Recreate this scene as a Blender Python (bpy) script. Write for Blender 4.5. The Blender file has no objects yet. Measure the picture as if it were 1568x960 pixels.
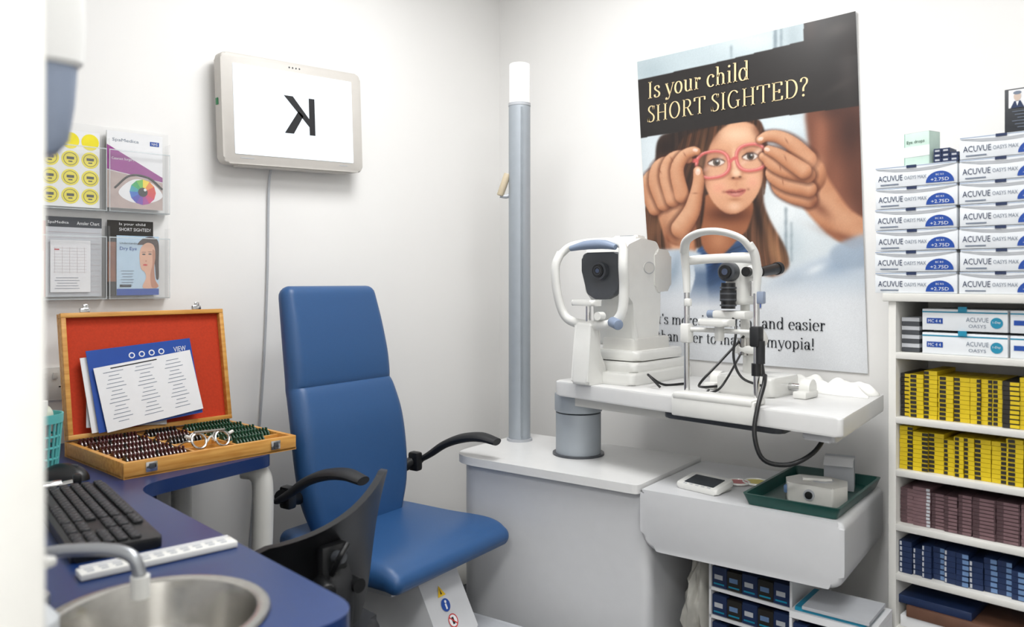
import bpy, bmesh, math, random
import numpy as np
from mathutils import Vector, Matrix, Euler
random.seed(7)
S = bpy.context.scene

# ------------------------------------------------------------------ materials
def lin(h):
    h = h.lstrip('#')
    o = []
    for i in (0, 2, 4):
        c = int(h[i:i+2], 16) / 255.0
        o.append(c / 12.92 if c <= 0.04045 else ((c + 0.055) / 1.055) ** 2.4)
    return (o[0], o[1], o[2], 1.0)

MATS = {}
def mat(name, col, rough=0.5, metal=0.0, noise=0.06, scale=30.0, bump=0.0, alpha=1.0, emit=0.0, coat=0.0, trans=0.0):
    if name in MATS:
        return MATS[name]
    m = bpy.data.materials.new(name)
    m.use_nodes = True
    nt = m.node_tree
    b = nt.nodes['Principled BSDF']
    c = lin(col)
    tc = nt.nodes.new('ShaderNodeTexCoord')
    nz = nt.nodes.new('ShaderNodeTexNoise')
    nz.inputs['Scale'].default_value = scale
    nz.inputs['Detail'].default_value = 3.0
    nt.links.new(tc.outputs['Object'], nz.inputs['Vector'])
    rp = nt.nodes.new('ShaderNodeValToRGB')
    k = 1.0 - noise
    rp.color_ramp.elements[0].color = (c[0]*k, c[1]*k, c[2]*k, 1)
    rp.color_ramp.elements[1].color = (min(1, c[0]*(1+noise*.5)), min(1, c[1]*(1+noise*.5)), min(1, c[2]*(1+noise*.5)), 1)
    rp.color_ramp.elements[0].position = 0.3
    rp.color_ramp.elements[1].position = 0.7
    nt.links.new(nz.outputs['Fac'], rp.inputs['Fac'])
    nt.links.new(rp.outputs['Color'], b.inputs['Base Color'])
    b.inputs['Roughness'].default_value = rough
    b.inputs['Metallic'].default_value = metal
    b.inputs['Alpha'].default_value = alpha
    b.inputs['Coat Weight'].default_value = coat
    b.inputs['Transmission Weight'].default_value = trans
    if emit > 0:
        b.inputs['Emission Color'].default_value = c
        b.inputs['Emission Strength'].default_value = emit
    if bump > 0:
        bp = nt.nodes.new('ShaderNodeBump')
        bp.inputs['Strength'].default_value = bump
        bp.inputs['Distance'].default_value = 0.002
        nt.links.new(nz.outputs['Fac'], bp.inputs['Height'])
        nt.links.new(bp.outputs['Normal'], b.inputs['Normal'])
    MATS[name] = m
    return m

WALL = mat('wall_paint', '#ecebe9', .85, noise=.015, scale=3, bump=.03)
CEIL = mat('ceiling_paint', '#f2f2f1', .9, noise=.01)
CARPET = mat('carpet_dark', '#3a3c40', .95, noise=.5, scale=220, bump=.5)
TRIM = mat('trim_white', '#dbdad5', .4, noise=.02)
WPLAS = mat('white_plastic', '#e0e0dc', .38, noise=.02, coat=.2)
WPLAS2 = mat('white_plastic_warm', '#d3d2cd', .4, noise=.02)
DISPW = mat('dispenser_white', '#f6f6f4', .35, noise=.01, coat=.2)
LAM = mat('laminate_light_grey', '#c9cacc', .35, noise=.015)
LAMT = mat('laminate_top', '#d8d8d7', .3, noise=.02)
GREYPL = mat('grey_plastic', '#afb2b7', .4, noise=.03)
ALU = mat('anodised_aluminium', '#a4abb2', .5, .25, noise=.03)
STEEL = mat('brushed_steel', '#b9b7b2', .24, 1.0, noise=.08, scale=60)
CHROME = mat('chrome', '#cfcfcf', .14, 1.0, noise=.02)
TAPM = mat('satin_chrome', '#a9acb0', .35, .9, noise=.03)
BLK = mat('black_plastic', '#121315', .38, noise=.1)
BLK2 = mat('black_soft', '#1b1c1f', .6, noise=.15)
DGREY = mat('dark_grey_plastic', '#45484d', .4, noise=.08)
VINYL = mat('blue_vinyl', '#285181', .42, noise=.05, scale=500, bump=.12)
DESK = mat('blue_laminate', '#132e60', .30, noise=.05, scale=60)
DESKE = mat('blue_edge_band', '#12244f', .4, noise=.05)
MIRL = mat('beige_bezel', '#c6c2bc', .45, noise=.02)
SCRN = mat('lit_screen', '#e6eef5', .2, noise=.0, emit=.28)
INK = mat('ink_black', '#15161a', .6, noise=.02)
PAPER = mat('paper_white', '#e4e5e7', .7, noise=.02)
PAPERG = mat('paper_grey', '#bbbec3', .7, noise=.03)
CARD = mat('card_white_gloss', '#e1e5e9', .35, noise=.02)
CBLUE = mat('card_blue', '#12459c', .4, noise=.05)
CTEAL = mat('card_teal', '#1787a8', .4, noise=.05)
CNAVY = mat('card_navy', '#1b2d52', .45, noise=.12, scale=60)
CYEL = mat('card_yellow', '#d6ba16', .45, noise=.06, scale=80)
CBLK = mat('card_black', '#221f1a', .5, noise=.1)
CMAUVE = mat('card_mauve', '#765b5f', .55, noise=.15, scale=60)
CMAUVE2 = mat('card_mauve_dark', '#4d373b', .55, noise=.15, scale=60)
CGREY = mat('card_grey_text', '#6f7a8b', .5, noise=.05)
CLBLUE = mat('card_light_blue', '#6583ab', .5, noise=.1)
TEAL = mat('teal_plastic', '#5fb9b8', .4, noise=.04)
TRAYG = mat('green_tray_plastic', '#0f463f', .35, noise=.08)
RED = mat('orange_red_felt', '#be350d', .8, noise=.1, scale=200, bump=.2)
MAROON = mat('lens_handle_maroon', '#4a1418', .4, noise=.2)
LGREEN = mat('lens_handle_green', '#124a33', .4, noise=.2)
PURPLE = mat('print_purple', '#8f2784', .5)
YEL = mat('print_yellow', '#e8d916', .5)
STRED = mat('sticker_red', '#c92a2a', .5)
STYEL = mat('sticker_yellow', '#e6bb18', .5)
ACR = mat('clear_acrylic', '#f4f7f8', .08, alpha=.07, noise=.0)
ACRE = mat('acrylic_edge', '#dfe6e9', .1, alpha=.5, noise=.0)
FROST = mat('frosted_cap', '#f4f4f2', .45, noise=.01, emit=.30)
BAG = mat('plastic_bag', '#bdbbb3', .35, noise=.1, alpha=.9)
GREENST = mat('sticker_green', '#2e7d4f', .5)
BROWN = mat('carton_brown', '#6b4a3a', .6, noise=.1)
BLUEGL = mat('dispenser_window', '#8d99ae', .25, noise=.03)
PADB = mat('blue_grey_pad', '#8391a8', .45, noise=.03)
CLOTH = mat('tissue_white', '#f0f0ec', .9, noise=.03, bump=.3, scale=50)

def wood_mat():
    m = bpy.data.materials.new('light_wood'); m.use_nodes = True
    nt = m.node_tree; b = nt.nodes['Principled BSDF']
    tc = nt.nodes.new('ShaderNodeTexCoord'); mp = nt.nodes.new('ShaderNodeMapping')
    mp.inputs['Scale'].default_value = (4, 40, 40)
    nz = nt.nodes.new('ShaderNodeTexNoise'); nz.inputs['Scale'].default_value = 2.5; nz.inputs['Detail'].default_value = 5
    rp = nt.nodes.new('ShaderNodeValToRGB')
    rp.color_ramp.elements[0].color = lin('#c08438'); rp.color_ramp.elements[1].color = lin('#d8a254')
    rp.color_ramp.elements[0].position = .35; rp.color_ramp.elements[1].position = .65
    nt.links.new(tc.outputs['Object'], mp.inputs['Vector']); nt.links.new(mp.outputs['Vector'], nz.inputs['Vector'])
    nt.links.new(nz.outputs['Fac'], rp.inputs['Fac']); nt.links.new(rp.outputs['Color'], b.inputs['Base Color'])
    b.inputs['Roughness'].default_value = .4
    return m
WOOD = wood_mat()

# ------------------------------------------------------------------ geometry
def frame(o, x, y):
    x = Vector(x).normalized(); y = Vector(y).normalized(); z = x.cross(y).normalized(); y = z.cross(x)
    M = Matrix((x, y, z)).transposed().to_4x4()
    M.translation = Vector(o)
    return M
def T(x, y, z): return Matrix.Translation((x, y, z))
def RZ(d): return Matrix.Rotation(math.radians(d), 4, 'Z')
def RX(d): return Matrix.Rotation(math.radians(d), 4, 'X')
def RY(d): return Matrix.Rotation(math.radians(d), 4, 'Y')

def catmull(pts, n=6, closed=False):
    pts = [Vector(p) for p in pts]
    N = len(pts); out = []
    rng = range(N) if closed else range(N-1)
    for i in rng:
        if closed:
            a, b, c, d = pts[(i-1) % N], pts[i], pts[(i+1) % N], pts[(i+2) % N]
        else:
            a = pts[i-1] if i > 0 else pts[i]*2-pts[i+1]
            b, c = pts[i], pts[i+1]
            d = pts[i+2] if i+2 < N else pts[i+1]*2-pts[i]
        for k in range(n):
            t = k/n
            out.append(.5*((2*b)+(c-a)*t+(2*a-5*b+4*c-d)*t*t+(3*b-a-3*c+d)*t**3))
    if not closed: out.append(pts[-1])
    return out

def rpoly(pts, r, seg=6):
    """round polygon corners; r float or list"""
    N = len(pts); out = []
    for i in range(N):
        p = Vector(pts[i][:2]); a = Vector(pts[i-1][:2]); b = Vector(pts[(i+1) % N][:2])
        rr = r[i] if isinstance(r, (list, tuple)) else r
        if rr <= 0: out.append((p.x, p.y)); continue
        da = (a-p).normalized(); db = (b-p).normalized()
        ang = da.angle(db)
        L = min(rr/math.tan(ang/2), (a-p).length*.49, (b-p).length*.49)
        p0 = p+da*L; p1 = p+db*L
        for k in range(seg+1):
            t = k/seg
            q = (1-t)**2*p0+2*t*(1-t)*p+t*t*p1
            out.append((q.x, q.y))
    return out
def rrect(x0, y0, x1, y1, r, seg=5): return rpoly([(x0, y0), (x1, y0), (x1, y1), (x0, y1)], r, seg)

TXT = {}
def text_geo(body):
    if body in TXT: return TXT[body]
    cu = bpy.data.curves.new('t', 'FONT'); cu.body = body; cu.resolution_u = 2
    ob = bpy.data.objects.new('t', cu); S.collection.objects.link(ob)
    bpy.context.view_layer.update()
    dg = bpy.context.evaluated_depsgraph_get()
    me = bpy.data.meshes.new_from_object(ob.evaluated_get(dg))
    vs = [v.co.copy() for v in me.vertices]; fs = [list(p.vertices) for p in me.polygons]
    bpy.data.objects.remove(ob); bpy.data.curves.remove(cu); bpy.data.meshes.remove(me)
    x0 = min(v.x for v in vs); x1 = max(v.x for v in vs); y0 = min(v.y for v in vs); y1 = max(v.y for v in vs)
    TXT[body] = (vs, fs, x0, x1, y0, y1)
    return TXT[body]

class P:
    def __init__(s): s.v = []; s.f = []; s.m = []; s.mats = []
    def raw(s, vs, fs, m, M=None):
        o = len(s.v)
        if m not in s.mats: s.mats.append(m)
        i = s.mats.index(m)
        for v in vs:
            v = Vector(v); s.v.append(M @ v if M is not None else v)
        for f in fs: s.f.append([a+o for a in f]); s.m.append(i)
        return s
    def bmm(s, b, m, M=None):
        bmesh.ops.recalc_face_normals(b, faces=b.faces[:])
        b.verts.index_update()
        s.raw([v.co.copy() for v in b.verts], [[v.index for v in f.verts] for f in b.faces], m, M); b.free(); return s
    def box(s, c, sz, m, bev=0.0, rot=None, seg=2, M=None):
        b = bmesh.new(); bmesh.ops.create_cube(b, size=1.0)
        for v in b.verts: v.co = Vector((v.co.x*sz[0], v.co.y*sz[1], v.co.z*sz[2]))
        if bev > 0: bmesh.ops.bevel(b, geom=b.edges[:], offset=min(bev, min(sz)*.49), segments=seg, affect='EDGES', profile=.5)
        R = T(*c)
        if rot is not None: R = R @ Euler([math.radians(a) for a in rot]).to_matrix().to_4x4()
        if M is not None: R = M @ R
        return s.bmm(b, m, R)
    def bx(s, a, c, m, bev=0.0, M=None):
        return s.box([(a[i]+c[i])/2 for i in range(3)], [abs(c[i]-a[i]) for i in range(3)], m, bev, M=M)
    def prism(s, poly, z0, z1, m, bev=0.0, seg=2, M=None):
        b = bmesh.new()
        lo = [b.verts.new((p[0], p[1], z0)) for p in poly]; hi = [b.verts.new((p[0], p[1], z1)) for p in poly]
        n = len(poly)
        b.faces.new(lo[::-1]); b.faces.new(hi)
        for i in range(n): b.faces.new((lo[i], lo[(i+1) % n], hi[(i+1) % n], hi[i]))
        if bev > 0:
            ed = [e for e in b.edges if abs(e.verts[0].co.z-e.verts[1].co.z) < 1e-7]
            bmesh.ops.bevel(b, geom=ed, offset=bev, segments=seg, affect='EDGES', profile=.5)
        return s.bmm(b, m, M)
    def face(s, poly, z, m, M=None):
        vs = [(p[0], p[1], z) for p in poly]
        a = sum(vs[i][0]*vs[(i+1) % len(vs)][1]-vs[(i+1) % len(vs)][0]*vs[i][1] for i in range(len(vs)))
        if a < 0: vs = vs[::-1]
        return s.raw(vs, [list(range(len(vs)))], m, M)
    def disc(s, cx, cy, rx, ry, z, m, M=None, n=24):
        return s.face([(cx+rx*math.cos(2*math.pi*k/n), cy+ry*math.sin(2*math.pi*k/n)) for k in range(n)], z, m, M)
    def ring(s, cx, cy, rx, ry, w, z, m, M=None, n=28):
        vs = []; fs = []
        for k in range(n):
            a = 2*math.pi*k/n
            vs += [(cx+rx*math.cos(a), cy+ry*math.sin(a), z), (cx+(rx-w)*math.cos(a), cy+(ry-w)*math.sin(a), z)]
        for k in range(n):
            j = (k+1) % n
            fs.append([2*k, 2*j, 2*j+1, 2*k+1])
        return s.raw(vs, fs, m, M)
    def loft(s, rings, m, M=None, cap=True, closed=False):
        n = len(rings[0]); vs = []; fs = []
        for r in rings: vs += list(r)
        R = len(rings)
        for i in range(R if closed else R-1):
            a = i*n; c = ((i+1) % R)*n
            for k in range(n):
                j = (k+1) % n
                fs.append([a+k, a+j, c+j, c+k])
        if cap and not closed:
            fs.append(list(range(n))[::-1]); fs.append([(R-1)*n+k for k in range(n)])
        b = bmesh.new(); bv = [b.verts.new(v) for v in vs]
        for f in fs:
            try: b.faces.new([bv[i] for i in f])
            except ValueError: pass
        return s.bmm(b, m, M)
    def rev(s, prof, m, n=32, M=None):
        rings = [[Vector((max(r, 1e-4)*math.cos(2*math.pi*k/n), max(r, 1e-4)*math.sin(2*math.pi*k/n), z)) for k in range(n)] for r, z in prof]
        return s.loft(rings, m, M)
    def cyl(s, p1, p2, r, m, r2=None, n=24, bev=0.0, M=None):
        p1 = Vector(p1); p2 = Vector(p2); d = p2-p1; L = d.length
        Q = d.to_track_quat('Z', 'Y').to_matrix().to_4x4(); Q.translation = p1
        if M is not None: Q = M @ Q
        r2 = r if r2 is None else r2
        if bev > 0: pr = [(r-bev, 0), (r-.3*bev, .3*bev), (r, bev), (r2, L-bev), (r2-.3*bev, L-.3*bev), (r2-bev, L)]
        else: pr = [(r, 0), (r2, L)]
        return s.rev(pr, m, n, Q)
    def tube(s, pts, r, m, n=12, res=6, M=None, closed=False, smooth=True, sx=1.0, sy=1.0, up=None):
        if smooth: q = catmull(pts, res, closed)
        else: q = [Vector(p) for p in pts]
        N = len(q)
        if isinstance(r, (list, tuple)):
            rr = []
            for i in range(N):
                t = i/(N-1)*(len(r)-1); a = min(int(t), len(r)-2); rr.append(r[a]+(r[a+1]-r[a])*(t-a))
        else: rr = [r]*N
        rings = []; nrm = None
        for i in range(N):
            if closed: tg = (q[(i+1) % N]-q[i-1]).normalized()
            else: tg = (q[min(i+1, N-1)]-q[max(i-1, 0)]).normalized()
            if up is not None: nrm = Vector(up)
            elif nrm is None: nrm = Vector((0, 0, 1)) if abs(tg.z) < .9 else Vector((1, 0, 0))
            nrm = (nrm-tg*nrm.dot(tg)).normalized(); bi = tg.cross(nrm)
            rings.append([q[i]+(nrm*math.cos(2*math.pi*k/n)*sx+bi*math.sin(2*math.pi*k/n)*sy)*rr[i] for k in range(n)])
        return s.loft(rings, m, M, closed=closed)
    def sph(s, c, r, m, M=None, u=20, v=12):
        b = bmesh.new(); bmesh.ops.create_uvsphere(b, u_segments=u, v_segments=v, radius=1.0)
        if not isinstance(r, (list, tuple)): r = (r, r, r)
        for w in b.verts: w.co = Vector((w.co.x*r[0]+c[0], w.co.y*r[1]+c[1], w.co.z*r[2]+c[2]))
        return s.bmm(b, m, M)
    def cushion(s, spine, m, M=None, res=5, q=5):
        """spine rows (x, z, half width, half thickness) in the local XZ plane; ring spans y and spine normal"""
        pts = catmull([Vector((a[0], a[1], 0)) for a in spine], res)
        ws = catmull([Vector((a[2], a[3], 0)) for a in spine], res)
        N = len(pts); rings = []
        def ring(p, tg, hw, ht):
            nr = Vector((-tg.y, tg.x)); r = min(ht*.95, hw*.95); o = []
            for cx, cy, a0 in ((1, 1, 0), (-1, 1, 90), (-1, -1, 180), (1, -1, 270)):
                for k in range(q+1):
                    a = math.radians(a0+90*k/q)
                    y = cx*(hw-r)+r*math.cos(a); t = cy*(ht-r)+r*math.sin(a)
                    o.append(Vector((p.x+nr.x*t, y, p.y+nr.y*t)))
            return o
        def tang(i):
            d = pts[min(i+1, N-1)]-pts[max(i-1, 0)]; return Vector((d.x, d.y)).normalized()
        t0 = tang(0); w = ws[0]
        for th in (80, 60, 40, 20):
            a = math.radians(th); p = Vector((pts[0].x, pts[0].y))-t0*w.y*math.sin(a)
            rings.append(ring(p, t0, w.x-w.y*(1-math.cos(a)), w.y*math.cos(a)))
        for i in range(N): rings.append(ring(Vector((pts[i].x, pts[i].y)), tang(i), ws[i].x, ws[i].y))
        t1 = tang(N-1); w = ws[-1]
        for th in (20, 40, 60, 80):
            a = math.radians(th); p = Vector((pts[-1].x, pts[-1].y))+t1*w.y*math.sin(a)
            rings.append(ring(p, t1, w.x-w.y*(1-math.cos(a)), w.y*math.cos(a)))
        return s.loft(rings, m, M)
    def text(s, body, x, y, w, h, m, z=0.0, M=None):
        vs, fs, x0, x1, y0, y1 = text_geo(body)
        a = w/(x1-x0); b = h/(y1-y0)
        return s.raw([(x+(v.x-x0)*a, y+(v.y-y0)*b, z) for v in vs], fs, m, M)
    def done(s, name, parent=None, M=None, ang=38):
        me = bpy.data.meshes.new(name)
        me.from_pydata([tuple(v) for v in s.v], [], s.f)
        for m in s.mats: me.materials.append(m)
        for p, i in zip(me.polygons, s.m): p.material_index = i; p.use_smooth = True
        me.update()
        me.set_sharp_from_angle(angle=math.radians(ang))
        ob = bpy.data.objects.new(name, me); S.collection.objects.link(ob)
        if parent is not None: ob.parent = parent
        if M is not None: ob.matrix_local = M
        return ob

def root(name, M=None):
    e = bpy.data.objects.new(name, None); e.empty_display_size = .1
    S.collection.objects.link(e)
    if M is not None: e.matrix_world = M
    return e

# ------------------------------------------------------------------ room
P().bx((-.1, -3.5, -.1), (3.2, .1, 0), CARPET).done('floor')
P().bx((-.1, -3.5, 2.5), (3.2, .1, 2.6), CEIL).done('ceiling')
P().bx((-.1, -3.5, 0), (0, 0.1, 2.5), WALL).done('wall_left')
P().bx((0, 0, 0), (3.2, .1, 2.5), WALL).done('wall_back')
P().bx((3.1, -3.5, 0), (3.2, 0, 2.5), WALL).done('wall_right')
P().bx((0, -3.5, 0), (3.1, -3.4, 2.5), WALL).done('wall_corridor')
P().bx((0, -2.2, 0), (1.66, -2.12, 2.5), WALL).done('wall_front')
P().bx((2.75, -2.2, 0), (3.1, -2.12, 2.5), WALL).done('wall_front_return')
P().bx((1.66, -2.2, 2.08), (2.75, -2.12, 2.5), WALL).done('wall_front_lintel')
w = P(); w.bx((1.661, -2.225, 0), (1.678, -2.1, 2.079), TRIM, .004).bx((2.732, -2.225, 0), (2.749, -2.1, 2.079), TRIM, .004).bx((1.678, -2.225, 2.062), (2.732, -2.1, 2.079), TRIM, .004)
w.done('door_1')
P().bx((1.60, -2.119, 0), (1.660, -2.1, 2.14), TRIM, .004).done('trim_1')
P().bx((0.001, -1.28, 0), (.012, -.001, .09), TRIM, .003).done('baseboard_left')
P().bx((0.013, -.012, 0), (1.6, -.001, .09), TRIM, .003).done('baseboard_back')

DIFF = mat('light_diffuser', '#ffffff', .5, emit=2.0, noise=0)
def area(name, loc, sx, sy, e, col=(1, 1, 1)):
    l = bpy.data.lights.new(name, 'AREA'); l.shape = 'RECTANGLE'; l.size = sx; l.size_y = sy; l.energy = e; l.color = col
    o = bpy.data.objects.new(name, l); o.location = loc; S.collection.objects.link(o)
    return o
for i, (x, y, e) in enumerate(((.95, -.95, 19), (2.1, -1.35, 14), (2.3, -2.8, 50))):  # last entry: unseen corridor panel behind the camera, added as fill light
    lp = root('ceiling_and_fill_panel', T(x, y, 2.5))
    P().bx((-.32, -.32, -.02), (.32, .32, -.002), TRIM, .004).done('housing', lp)
    P().bx((-.29, -.29, -.024), (.29, .29, -.018), DIFF).done('diffuser', lp)
    o = area('panel_lamp', (0, 0, -.04), .6, .6, e, (1, 1, .995)); o.parent = lp
wd = bpy.data.worlds.new('world'); S.world = wd; wd.use_nodes = True
wd.node_tree.nodes['Background'].inputs['Color'].default_value = (.9, .93, 1, 1)
wd.node_tree.nodes['Background'].inputs['Strength'].default_value = .4

# ------------------------------------------------------------------ vision chart monitor
Mm = frame((0.0, -.970, 1.715), (0, 1, 0), (0, 0, 1)) @ RZ(2.0)
mo = root('vision_chart_monitor', Mm)
P().bx((-.1, -.07, .001), (.1, .07, .032), DGREY, .004).done('wall_bracket', mo)
p = P(); p.prism(rrect(-.246, -.166, .246, .166, .020), .03, .072, MIRL, .006)
p.bx((-.2, -.172, .034), (.2, -.160, .066), MIRL, .004)
for k in range(4): p.disc(-.02+k*.012, .150, .0028, .0028, .0725, DGREY, n=10)
p.box((0.17, -.147, .0725), (.03, .0025, .0006), GREYPL); p.box((-.17, -.147, .0725), (.045, .0025, .0006), GREYPL)
p.box((-.247, .02, .045), (.004, .02, .012), GREENST)
p.done('casing', mo)
p = P(); p.prism(rrect(-.209, -.136, .209, .136, .004), .0722, .0735, SCRN)
p.done('screen', mo)
kx0, kx1, ky0, ky1 = -.043, .066, -.058, .06
W = kx1-kx0; H = ky1-ky0; st = .021
p = P(); z = .0742
p.face([(kx1-st, ky0), (kx1, ky0), (kx1, ky1), (kx1-st, ky1)], z, INK)
p.face([(kx0, ky1), (kx0+st*1.5, ky1), (kx1-st, ky0+H*.44), (kx1-st, ky0+H*.22)], z, INK)
p.face([(kx0, ky0), (kx0+st*1.5, ky0), (kx0+W*.62, ky0+H*.50), (kx0+W*.46, ky0+H*.62)], z, INK)
p.done('mirrored_letter', mo)
P().tube([(.04, -1.03, 1.56), (.012, -1.032, 1.50), (.008, -1.036, 1.2), (.008, -1.05, .9), (.01, -1.075, .6), (.012, -1.10, .3), (.02, -1.1, .02)], .004, GREYPL, n=8).done('monitor_power_cable')

# ------------------------------------------------------------------ leaflet rack (frame: x=+Y, y=+Z, z=+X)
Ml = frame((0, -1.69, 1.14), (0, 1, 0), (0, 0, 1))
lr = root('leaflet_rack', Ml)
p = P(); p.bx((-.17, -.005, .001), (.345, .475, .004), ACR)
for row in (0, 1):
    z0 = .0+row*.24
    for c in (-1, 0, 1):
        x0 = c*.17+.003; x1 = x0+.164
        p.bx((x0, z0, .034), (x1, z0+.17, .0365), ACR); p.bx((x0, z0, .003), (x1, z0+.003, .0365), ACRE)
        p.bx((x0, z0, .003), (x0+.002, z0+.2, .0365), ACR); p.bx((x1-.002, z0, .003), (x1, z0+.2, .0365), ACR)
        p.bx((x0, z0+.168, .034), (x1, z0+.171, .037), ACRE); p.bx((x0, z0, .0366), (x0+.002, z0+.17, .0372), ACRE); p.bx((x1-.002, z0, .0366), (x1, z0+.17, .0372), ACRE)
p.done('acrylic_pockets', lr)
p = P(); a = T(.008, .248, .012); p.bx((0, 0, 0), (.148, .205, .001), PAPER, M=a)
for i in range(3):
    for j in range(4):
        cx = .026+i*.049; cy = .03+j*.049
        p.disc(cx, cy, .022, .022, .0015, YEL, M=a, n=24)
        if j < 3:
            p.ring(cx, cy, .017, .017, .0012, .002, INK, M=a, n=20)
            p.box((cx, cy+.002, .002), (.018, .007, .0004), CBLK, M=a); p.box((cx, cy-.007, .002), (.01, .003, .0004), CBLK, M=a)
p.done('sticker_sheet', lr)
p = P(); a = T(.172, .252, .014); L, Hh = .150, .212
p.bx((0, 0, 0), (L, Hh, .006), PAPER, M=a)
p.text('SpaMedica', .014, Hh-.03, .07, .011, CGREY, .0065, a)
p.bx((L-.035, Hh-.031, .006), (L-.010, Hh-.019, .0066), CBLUE, M=a); p.text('NHS', L-.031, Hh-.029, .017, .008, PAPER, .007, a)
p.face([(0, Hh*.82), (0, Hh*.50), (L, Hh*.38), (L, Hh*.44)], .0066, PURPLE, a)
p.text('Cataract Surgery', .012, Hh*.62, .06, .009, PAPER, .007, a)
skin_e = mat('print_skin_grey', '#b3a09a', .5, noise=.12, scale=40)
p.face([(0, 0), (L, 0), (L, Hh*.37), (0, Hh*.49)], .0068, skin_e, a)
p.face([(v[0], v[1]) for v in catmull([(.03, .045, 0), (.07, .082, 0), (.12, .075, 0), (.15, .04, 0), (.11, .018, 0), (.06, .02, 0)], 5, True)], .0070, PAPER, a)
for k in range(12):
    col = ['#d23b2f', '#e8862a', '#f0d12c', '#6cba3c', '#2ba35b', '#1e9aa8', '#2467c0', '#3d3fae', '#6c39a8', '#a3358f', '#c62f6c', '#d2333f'][k]
    a0 = 2*math.pi*k/12; a1 = 2*math.pi*(k+1)/12
    p.face([(.095, .048), (.095+.036*math.cos(a0), .048+.036*math.sin(a0)), (.095+.036*math.cos(a1), .048+.036*math.sin(a1))], .0073, mat('iris_%d' % k, col, .5), a)
p.disc(.095, .048, .013, .013, .0076, INK, a); p.disc(.101, .055, .004, .004, .0078, PAPER, a)
p.tube([(.02, .055, .007), (.06, .092, .007), (.11, .09, .007), (.149, .06, .007)], .003, CBLK, n=6, M=a)
p.done('eye_leaflet', lr)
p = P(); a = T(.008, .008, .010)
p.bx((-.02, 0, 0), (.02, .2, .002), mat('print_red', '#c3222d', .5), M=a); p.bx((-.02, 0, .002), (.012, .12, .003), PAPER, M=a)
p.bx((.016, 0, .004), (.152, .212, .006), PAPERG, M=a)
p.bx((.016, .185, .006), (.152, .212, .0064), DGREY, M=a); p.text('SpaMedica', .02, .192, .05, .009, PAPER, .0068, a); p.text('Amsler Chart', .09, .192, .056, .009, PAPER, .0068, a)
GL_ = mat('print_fine_line', '#c7b9bb', .6)
for k in range(12): p.box((.084, .012+k*.0145, .0066), (.125, .0006, .0003), GL_, M=a)
p.bx((.025, .012, .010), (.122, .150, .012), PAPER, M=a)
for k in range(9): p.box((.072, .065+k*.008, .0124), (.080, .0005, .0003), GL_, M=a)
for k in range(5): p.box((.035+k*.018, .097, .0124), (.0005, .07, .0003), GL_, M=a)
p.box((.04, .125, .0125), (.012, .003, .0003), mat('print_red', '#c3222d', .5), M=a)
for k in range(5): p.box((.065, .022+k*.007, .0124), (.06-.006*(k % 3), .0012, .0003), CGREY, M=a)
p.done('chart_leaflet', lr)
p = P(); a = T(.176, .008, .010)
p.bx((0, 0, 0), (.122, .21, .004), CBLK, M=a); p.bx((0, .04, .004), (.03, .15, .0043), mat('print_brown', '#8a5a43', .5, noise=.3), M=a)
p.text('Is your child', .03, .195, .07, .009, PAPER, .0046, a); p.text('SHORT SIGHTED?', .03, .181, .085, .009, PAPER, .0046, a)
b2 = T(.176, .008, .016)
SKY = mat('print_sky', '#b4cde0', .5, noise=.05)
p.bx((.022, .002, 0), (.136, .168, .003), SKY, M=b2); p.bx((.022, .002, .003), (.136, .02, .0034), CBLUE, M=b2)
SK1 = mat('print_skin', '#d9a88d', .55, noise=.06); HR1 = mat('print_hair', '#3a241b', .6, noise=.2); SK2 = mat('print_skin_shade', '#b57d62', .55, noise=.06)
p.face([(v[0], v[1]) for v in catmull([(.078, .145, 0), (.095, .163, 0), (.12, .166, 0), (.135, .15, 0), (.1355, .09, 0), (.1355, .05, 0), (.128, .05, 0), (.122, .1, 0), (.1, .14, 0)], 5, True)], .0036, HR1, b2)
p.face([(v[0], v[1]) for v in catmull([(.088, .138, 0), (.104, .150, 0), (.122, .142, 0), (.126, .11, 0), (.121, .075, 0), (.126, .045, 0), (.134, .025, 0), (.092, .022, 0), (.100, .05, 0), (.097, .066, 0), (.087, .076, 0), (.083, .10, 0), (.083, .12, 0)], 5, True)], .0038, SK1, b2)
p.face([(v[0], v[1]) for v in catmull([(.118, .13, 0), (.126, .12, 0), (.123, .08, 0), (.126, .045, 0), (.134, .025, 0), (.116, .024, 0), (.112, .06, 0), (.118, .09, 0)], 5, True)], .00395, SK2, b2)
p.disc(.094, .117, .0048, .0020, .0041, INK, b2); p.disc(.111, .118, .0048, .0020, .0041, INK, b2); p.box((.094, .123, .0041), (.011, .0012, .0002), HR1, M=b2); p.box((.111, .124, .0041), (.011, .0012, .0002), HR1, M=b2)
p.disc(.098, .087, .0062, .0024, .0041, STRED, b2); p.disc(.100, .098, .003, .0015, .0041, SK2, b2)
p.text('Dry Eye', .03, .125, .045, .012, CBLUE, .0042, b2); p.text('Understanding', .03, .143, .05, .007, INK, .0042, b2)
for k in range(6): p.box((.05, .07-k*.008, .0042), (.035-.004*(k % 3), .0012, .0003), CGREY, M=b2)
p.bx((.03, .025, .003), (.06, .032, .0042), INK, M=b2)
p.done('dry_eye_leaflet', lr)

# wall socket
p = P(); a = frame((0, -1.655, .918), (0, 1, 0), (0, 0, 1))
p.prism(rrect(-.073, -.043, .073, .043, .006), .0005, .009, WPLAS, .003)
for cx in (-.036, .036):
    p.box((cx, .018, .0092), (.004, .009, .0008), BLK); p.box((cx-.011, -.008, .0092), (.007, .003, .0008), BLK); p.box((cx+.011, -.008, .0092), (.007, .003, .0008), BLK)
    p.box((cx*.35, .022, .011), (.011, .017, .004), WPLAS2, .001)
p.done('wall_socket', M=a)

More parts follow.
